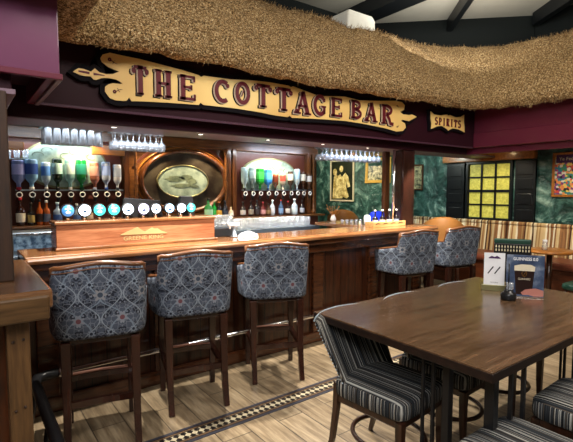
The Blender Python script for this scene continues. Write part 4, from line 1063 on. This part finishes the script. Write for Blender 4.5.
# ================================================================ RIGHT WALL: window, shutters, beam, pictures
def wy(u,v): d=ray(u,v); k=XW/d.x; return d.y*k,HC+d.z*k
wy0,wy1,wz0,wz1=3.14,3.775,1.08,1.89
w=thing('window_1','x y','x'); del w['label'],w['category']; w['kind']='structure'; w.location=(XW,3.465,1.485)
m=MB(); b=.035; W2=(wy1-wy0)/2; H2=(wz1-wz0)/2
m.box(-.05,0,-W2-b,-W2,-H2-b,H2+b); m.box(-.05,0,W2,W2+b,-H2-b,H2+b); m.box(-.05,0,-W2,W2,-H2-b,-H2); m.box(-.05,0,-W2,W2,H2,H2+b)
for k in (1,2): y=-W2+2*W2*k/3; m.box(-.04,-.004,y-.013,y+.013,-H2,H2)
for k in (1,2,3): z=-H2+2*H2*k/4; q=.02 if k==2 else .012; m.box(-.04,-.004,-W2,W2,z-q,z+q)
m.build('window_frame',M['shutter'],w)
for i in range(3):
    for k in range(4):
        y0=-W2+2*W2*i/3+.013; y1=-W2+2*W2*(i+1)/3-.013; z0=-H2+2*H2*k/4+.012; z1=-H2+2*H2*(k+1)/4-.012
        MB().box(-.018,-.006,y0,y1,z0,z1).build('pane',M['pane'],w)
for y0,y1,lb in ((2.8,3.08,'black louvred shutter on the right side of the lit window'),(3.85,4.16,'black panelled shutter on the left side of the lit window')):
    t=thing('window_shutter',lb,'shutter',(XW-.001,(y0+y1)/2,1.03),0,'shutters beside the lit window'); h=(y1-y0)/2
    MB().box(-.03,0,-h,h,0,.88).build('panel',M['shutter'],t,bevel=.003)
    for z in (.05,.27,.48,.68): MB().box(-.042,-.03,-h*.75,h*.75,z,z+.15).build('raised_panel',M['shutter'],t,bevel=.012)
    MB().box(-.045,-.0,-h,-h+.03,0,.88).build('stile',M['shutter'],t)
tag(MB().box(XW-.1,XW-.001,2.8,4.2,1.925,2.065).build('lintel_beam',M['orangewood'],bevel=.008),'honey-brown wooden beam across the top of the lit window','beam')
def picture(name,label,y0,y1,z0,z1,fm,im,fw=.03,tilt=0,mount=None):
    t=thing(name,label,'picture',(XW-.004,(y0+y1)/2,z0)); h=(y1-y0)/2; H=z1-z0; t.rotation_euler=(0,-tilt,0)
    MB().box(-.012,-.002,-h+fw*.5,h-fw*.5,fw*.5,H-fw*.5).build('print',im,t)
    m=MB(); m.box(-.03,-.001,-h,h,0,fw); m.box(-.03,-.001,-h,h,H-fw,H); m.box(-.03,-.001,-h,-h+fw,fw,H-fw); m.box(-.03,-.001,h-fw,h,fw,H-fw)
    m.build('frame',fm,t,bevel=.004); return t
t=picture('portrait_picture','tall framed sepia print of standing figures left of the small gold-framed print',6.24,6.93,1.27,2.11,M['cream'],M['portrait_bg'],.03)
# two standing figures as flat print
m=MB(); 
def fig(pts): m.prism(pts,-.0155,-.0122,'yz')
fig([(.28,.05),(.26,.3),(.24,.5),(.17,.55),(.12,.52),(.05,.55),(.0,.5),(-.03,.3),(-.02,.06)])
fig([(.21+.06*math.cos(2*PI*k/12),.6+.07*math.sin(2*PI*k/12)) for k in range(12)]); fig([(.02+.055*math.cos(2*PI*k/12),.66+.065*math.sin(2*PI*k/12)) for k in range(12)])
fig([(-.02,.1),(.0,.5),(-.1,.58),(-.18,.5),(-.24,.3),(-.16,.28),(-.14,.42),(-.12,.3),(-.2,.1),(-.14,.06)])
m.build('figures_print',M['sepia'],t)
picture('group_picture','gold-framed group engraving hanging right of the tall sepia print',5.32,5.94,1.63,2.1,M['gold'],M['engraving'],.055,-.05)
picture('dim_picture','small dim dark-framed picture between the bar post and the shutter',4.62,4.82,1.5,1.93,M['cabwood'],M['engraving'],.02)
t=picture('crowd_poster','brown-framed colourful cartoon crowd poster at the right edge',1.9,2.6,1.41,1.985,M['orangewood'],M['crowd'],.03)
MB().box(-.0145,-.0122,-.31,.31,.44,.545).build('title_band',M['logopurple'],t)
tx=txt('title_lettering',"Ye Fed",.06,(-.0155,.19,.49),(PI/2,0,-PI/2),M['cream'],t,.0005)
# ================================================================ BANQUETTE
bq=thing('banquette','long banquette with beige and brown striped back and leather seat','banquette',(6.0,3.0,0))
MB().box(-.35,.25,-4,1.95,.17,.56).build('plinth',M['banqwood'],bq,bevel=.005)
for k in range(3):
    y0=-4+k*1.983; rbox(-.4,.12,y0+.005,y0+1.977,.55,.645,.12,10,.35).build('seat_cushion',M['brownleather'],bq)
m=MB(); n=30; y0=-4; y1=1.95; w=(y1-y0)/n
# fluted back
vs=[];NUb=n*6
def bf(i,j):
    y=y0+(y1-y0)*i; u=abs(math.sin(PI*(i*n))); f=.035*(u**.5)
    z=.62+.42*j; x=.17+ .06*j -f*(1 if j<.98 else .3)
    return (x,y,z)
m.grid(bf,NUb+1,9,None,True)
m.box(.2,.25,y0,y1,.6,1.035); m.build('striped_back',M['bstripe'],bq,fix=True)
MB().tube([(.22,y0,1.03),(.22,y1,1.03)],.03,10).build('top_roll',M['bstripe'],bq)
# tan chairs
def tanchair(x,y,rz,lb):
    t=thing('tan_armchair',lb,'chair',(x,y,.17),rz,'tan tub chairs by the green wall')
    vs=[];m=MB();NU=25
    prof=[(0,.0),(0,.3),(0,.7),(0,.95),(.5,1.0),(1,.95),(1,.5),(1,0)]
    for i in range(NU):
        a=R(-100+200*i/(NU-1)); c,s=math.cos(a),math.sin(a)
        for inn,f in prof:
            r=.29-.05*inn; zt=.9-.22*(1-math.cos(a))*.7; vs.append((r*s*1.0,-r*c,.4+(zt-.4)*f))
    n=len(prof); m.add(vs,[(i*n+j,(i+1)*n+j,(i+1)*n+j+1,i*n+j+1) for i in range(NU-1) for j in range(n-1)]+[tuple(range(n))[::-1],tuple((NU-1)*n+j for j in range(n))],True); m.build('curved_back',M['tan'],t); t.scale=(1,1,1.09)
    rbox(-.24,.24,-.23,.25,.38,.5,.35,8,.4).build('seat',M['tan'],t)
    for sx in(-1,1):
        for yy in(-.18,.2): MB().tube([(sx*.19,yy,.4),(sx*.2,yy*1.1,0)],[.02,.014],8).build('leg',M['chairwood'],t)
tanchair(5.7,5.95,R(-45),'tan leather tub chair seen beyond the bar under the framed prints')
tanchair(5.26,3.55,R(-50),'tan leather tub chair between the bar end and the striped banquette')
# round table and stools
rt=thing('round_table','small round wooden cafe table in front of the striped banquette','table',(5.33,2.2,.17))
MB().lathe([(.001,.625),(.235,.625),(.25,.635),(.25,.65),(.24,.657),(.001,.657)],36).build('table_top',M['orangewood'],rt)
MB().tube([(0,0,.02),(0,0,.625)],.03,12).build('pedestal',M['chairwood'],rt); MB().lathe([(.2,0),(.2,.012),(.05,.03),(.001,.032)],24).build('foot',M['chairwood'],rt)
p=(5.25,2.22,.8285)
t=thing('salt_pot','small glass salt pot with pale contents on the round table','salt pot',p); MB().lathe([(.001,0),(.03,.002),(.03,.05),(.022,.09),(.001,.092)],14).build('body',M['clearglass'],t); MB().lathe([(.001,.003),(.024,.003),(.024,.045),(.001,.046)],12).build('contents',M['cream'],t)
MB().lathe([(.024,.088),(.026,.09),(.024,.115),(.001,.118)],14).build('lid',M['offwhite'],t)
gs=thing('green_stool','low stool with a dark green padded top beside the round table','stool',(5.25,1.82,.17))
rbox(-.17,.17,-.17,.17,.27,.345,.4,8,.4).build('padded_top',M['greenleather'],gs)
for sx in(-1,1):
    for yy in(-1,1): MB().tube([(sx*.12,yy*.12,.29),(sx*.14,yy*.14,0)],[.018,.012],8).build('leg',M['chairwood'],gs)
gc=thing('green_railed_chair','dark chair with green padded top rail and rows of cream beads behind the menus','chair',(4.8,2.36,0),R(-62)); gc.scale=(.9,.9,1.02)
MB().box(-.2,.2,-.03,.03,.90,.95).build('top_rail',M['greenleather'],gc,bevel=.012)
MB().box(-.2,.2,-.018,.018,.46,.9).build('back_panel',M['black'],gc,bevel=.006)
m=MB()
for k in range(12):
    for r_ in range(2): m.lathe([(.001,.012),(.007,.0),(.009,-.012),(.001,-.02)],8,(-.175+k*.032,-.022,.872-r_*.038),sy=.6)
bd=m.build('beads',M['cream'],gc)
rbox(-.2,.2,-.0,.38,.42,.49,.35,8,.4).build('seat',M['greenleather'],gc)
for sx in(-1,1):
    for yy in(.02,.34): MB().tube([(sx*.17,yy,.44),(sx*.18,yy,0)],[.02,.014],8).build('leg',M['chairwood'],gc)
# ================================================================ LIGHTS
def downlight(x,y,z,e,label,warm=True,size=.019,blend=.6,spot=120,grp=None,r=.03):
    t=thing('downlight',label,'ceiling light',(x,y,z),0,grp)
    MB().lathe([(size,.0),(size*1.35,-.004),(size*1.4,.0)],20).build('bezel',M['chrome'],t)
    MB().lathe([(.001,-.001),(size,-.0015)],20).build('lamp_face',M['lampwarm' if warm else 'lampcool'],t)
    l=bpy.data.lights.new('spot','SPOT'); l.energy=e; l.spot_size=R(spot); l.spot_blend=blend; l.shadow_soft_size=r
    l.color=(1,.74,.45) if warm else (.95,.96,1)
    o=bpy.data.objects.new('spot',l); C.objects.link(o); o.location=(x,y,z-.02)
    return t
for u,lb in ((115,'downlight in the mauve soffit above the middle glass rack'),(200,'downlight in the mauve soffit above the dark oval mirror'),(270,'downlight in the mauve soffit above the right optics'),(325,'downlight in the mauve soffit left of the right glass rack'),(372,'downlight in the mauve soffit above the framed prints')):
    p={115:.938,200:1.636,270:2.317,325:2.992,372:3.65}[u]; downlight(p,3.42,1.965,16,lb,False,grp='soffit downlights over the bar')
for x,lb in ((1.0,'warm spotlight above the left optics'),(1.75,'warm spotlight over the upper left of the dark oval mirror'),(2.45,'warm spotlight over the upper right of the dark oval mirror'),(3.35,'warm spotlight above the arched mirror')):
    downlight(x,4.72,2.12,48,lb,True,grp='warm spotlights over the back bar')
def spot(name,loc,tgt,e,col,size=90,blend=.5,r=.03):
    l=bpy.data.lights.new(name,'SPOT'); l.energy=e; l.color=col; l.spot_size=R(size); l.spot_blend=blend; l.shadow_soft_size=r
    o=bpy.data.objects.new(name,l); C.objects.link(o); o.location=loc; o.rotation_euler=(Vector(tgt)-Vector(loc)).to_track_quat('-Z','Y').to_euler(); return o
def area(name,loc,tgt,e,col,sx,sy):
    l=bpy.data.lights.new(name,'AREA'); l.energy=e; l.color=col; l.shape='RECTANGLE'; l.size=sx; l.size_y=sy
    o=bpy.data.objects.new(name,l); C.objects.link(o); o.location=loc; o.rotation_euler=(Vector(tgt)-Vector(loc)).to_track_quat('-Z','Y').to_euler(); return o
WARM=(1,.78,.55)
# eave spots over the drinkers' side of the bar
for x in (.9,1.75,2.6,3.5,4.4): spot('eave_spot',(x,3.0,2.15),(x+.05,3.0,0),190,(1,.93,.82),84,.35,.015)
# ceiling lamps of the main room
area('room_lamp',(1.2,.2,3.6),(1.8,1.6,0),70,(1,.93,.84),1.2,1.2)
area('room_lamp',(-1.2,-.8,3.4),(2.2,4,1.2),110,(.97,.97,1),1.5,1.0)
area('room_lamp',(3.6,.4,3.6),(4.2,2,.5),60,(1,.92,.82),1.0,1.0)
area('ceiling_fill',(4.3,2.7,3.3),(4.5,2.9,3.83),26,(1,.97,.92),1.4,1.4)  # unseen upward light added to brighten the pale ceiling
area('bay_fill',(.75,4.895,1.97),(.75,4.95,1.5),3,(.75,.88,1),1.1,.04)  # unseen narrow lights added to brighten the two mirrored bays
area('bay_fill',(3.35,4.7,1.99),(3.35,4.95,1.4),8,(.85,.93,1),1.1,.04)
area('worktop_fill',(3.1,4.72,1.13),(3.1,4.5,.95),4,(.8,.9,1),1.5,.03)  # unseen light added so the worktop and its glasses read bright
area('rack_fill',(1.0,3.80,2.08),(1.0,4.05,1.85),8,(.85,.92,1),1.2,.04)  # unseen lights added so the hanging glasses stand out bright
area('rack_fill',(4.1,3.95,2.1),(4.1,4.25,1.9),9,(.7,.8,1),1.0,.04)
# unseen fill spots added for the window alcove, prints and green wall
spot('far_side_fill',(5.4,5.4,2.1),(6.3,6.2,1.7),40,(1,.85,.6),120,.6); spot('far_side_fill',(5.2,6.6,2.1),(6.3,6.8,1.5),50,(1,.88,.65),120,.6)
spot('far_side_fill',(5.3,4.4,2.1),(6.3,4.5,1.3),34,(.9,1,.9),120,.6)
spot('far_side_fill',(5.0,5.2,2.1),(5.7,5.9,1.0),30,(1,.88,.7),90,.6)  # added to brighten the tan chair beyond the bar
spot('alcove_fill',(5.75,3.3,2.06),(6.25,3.5,1.9),5,(1,.75,.4),140,.6)
spot('alcove_fill',(5.6,1.9,2.03),(6.1,2.0,1.1),30,(1,.85,.62),120,.6)
spot('alcove_fill',(5.6,3.2,2.03),(6.1,3.2,.9),24,(1,.85,.62),120,.6)  # added to lift the dim left part of the banquette
w=bpy.data.worlds.new('world'); S.world=w; w.use_nodes=True; w.node_tree.nodes['Background'].inputs[0].default_value=(.5,.5,.55,1); w.node_tree.nodes['Background'].inputs[1].default_value=.05
S.view_settings.view_transform='Standard'; S.view_settings.look='None'; S.view_settings.exposure=0; S.view_settings.gamma=1
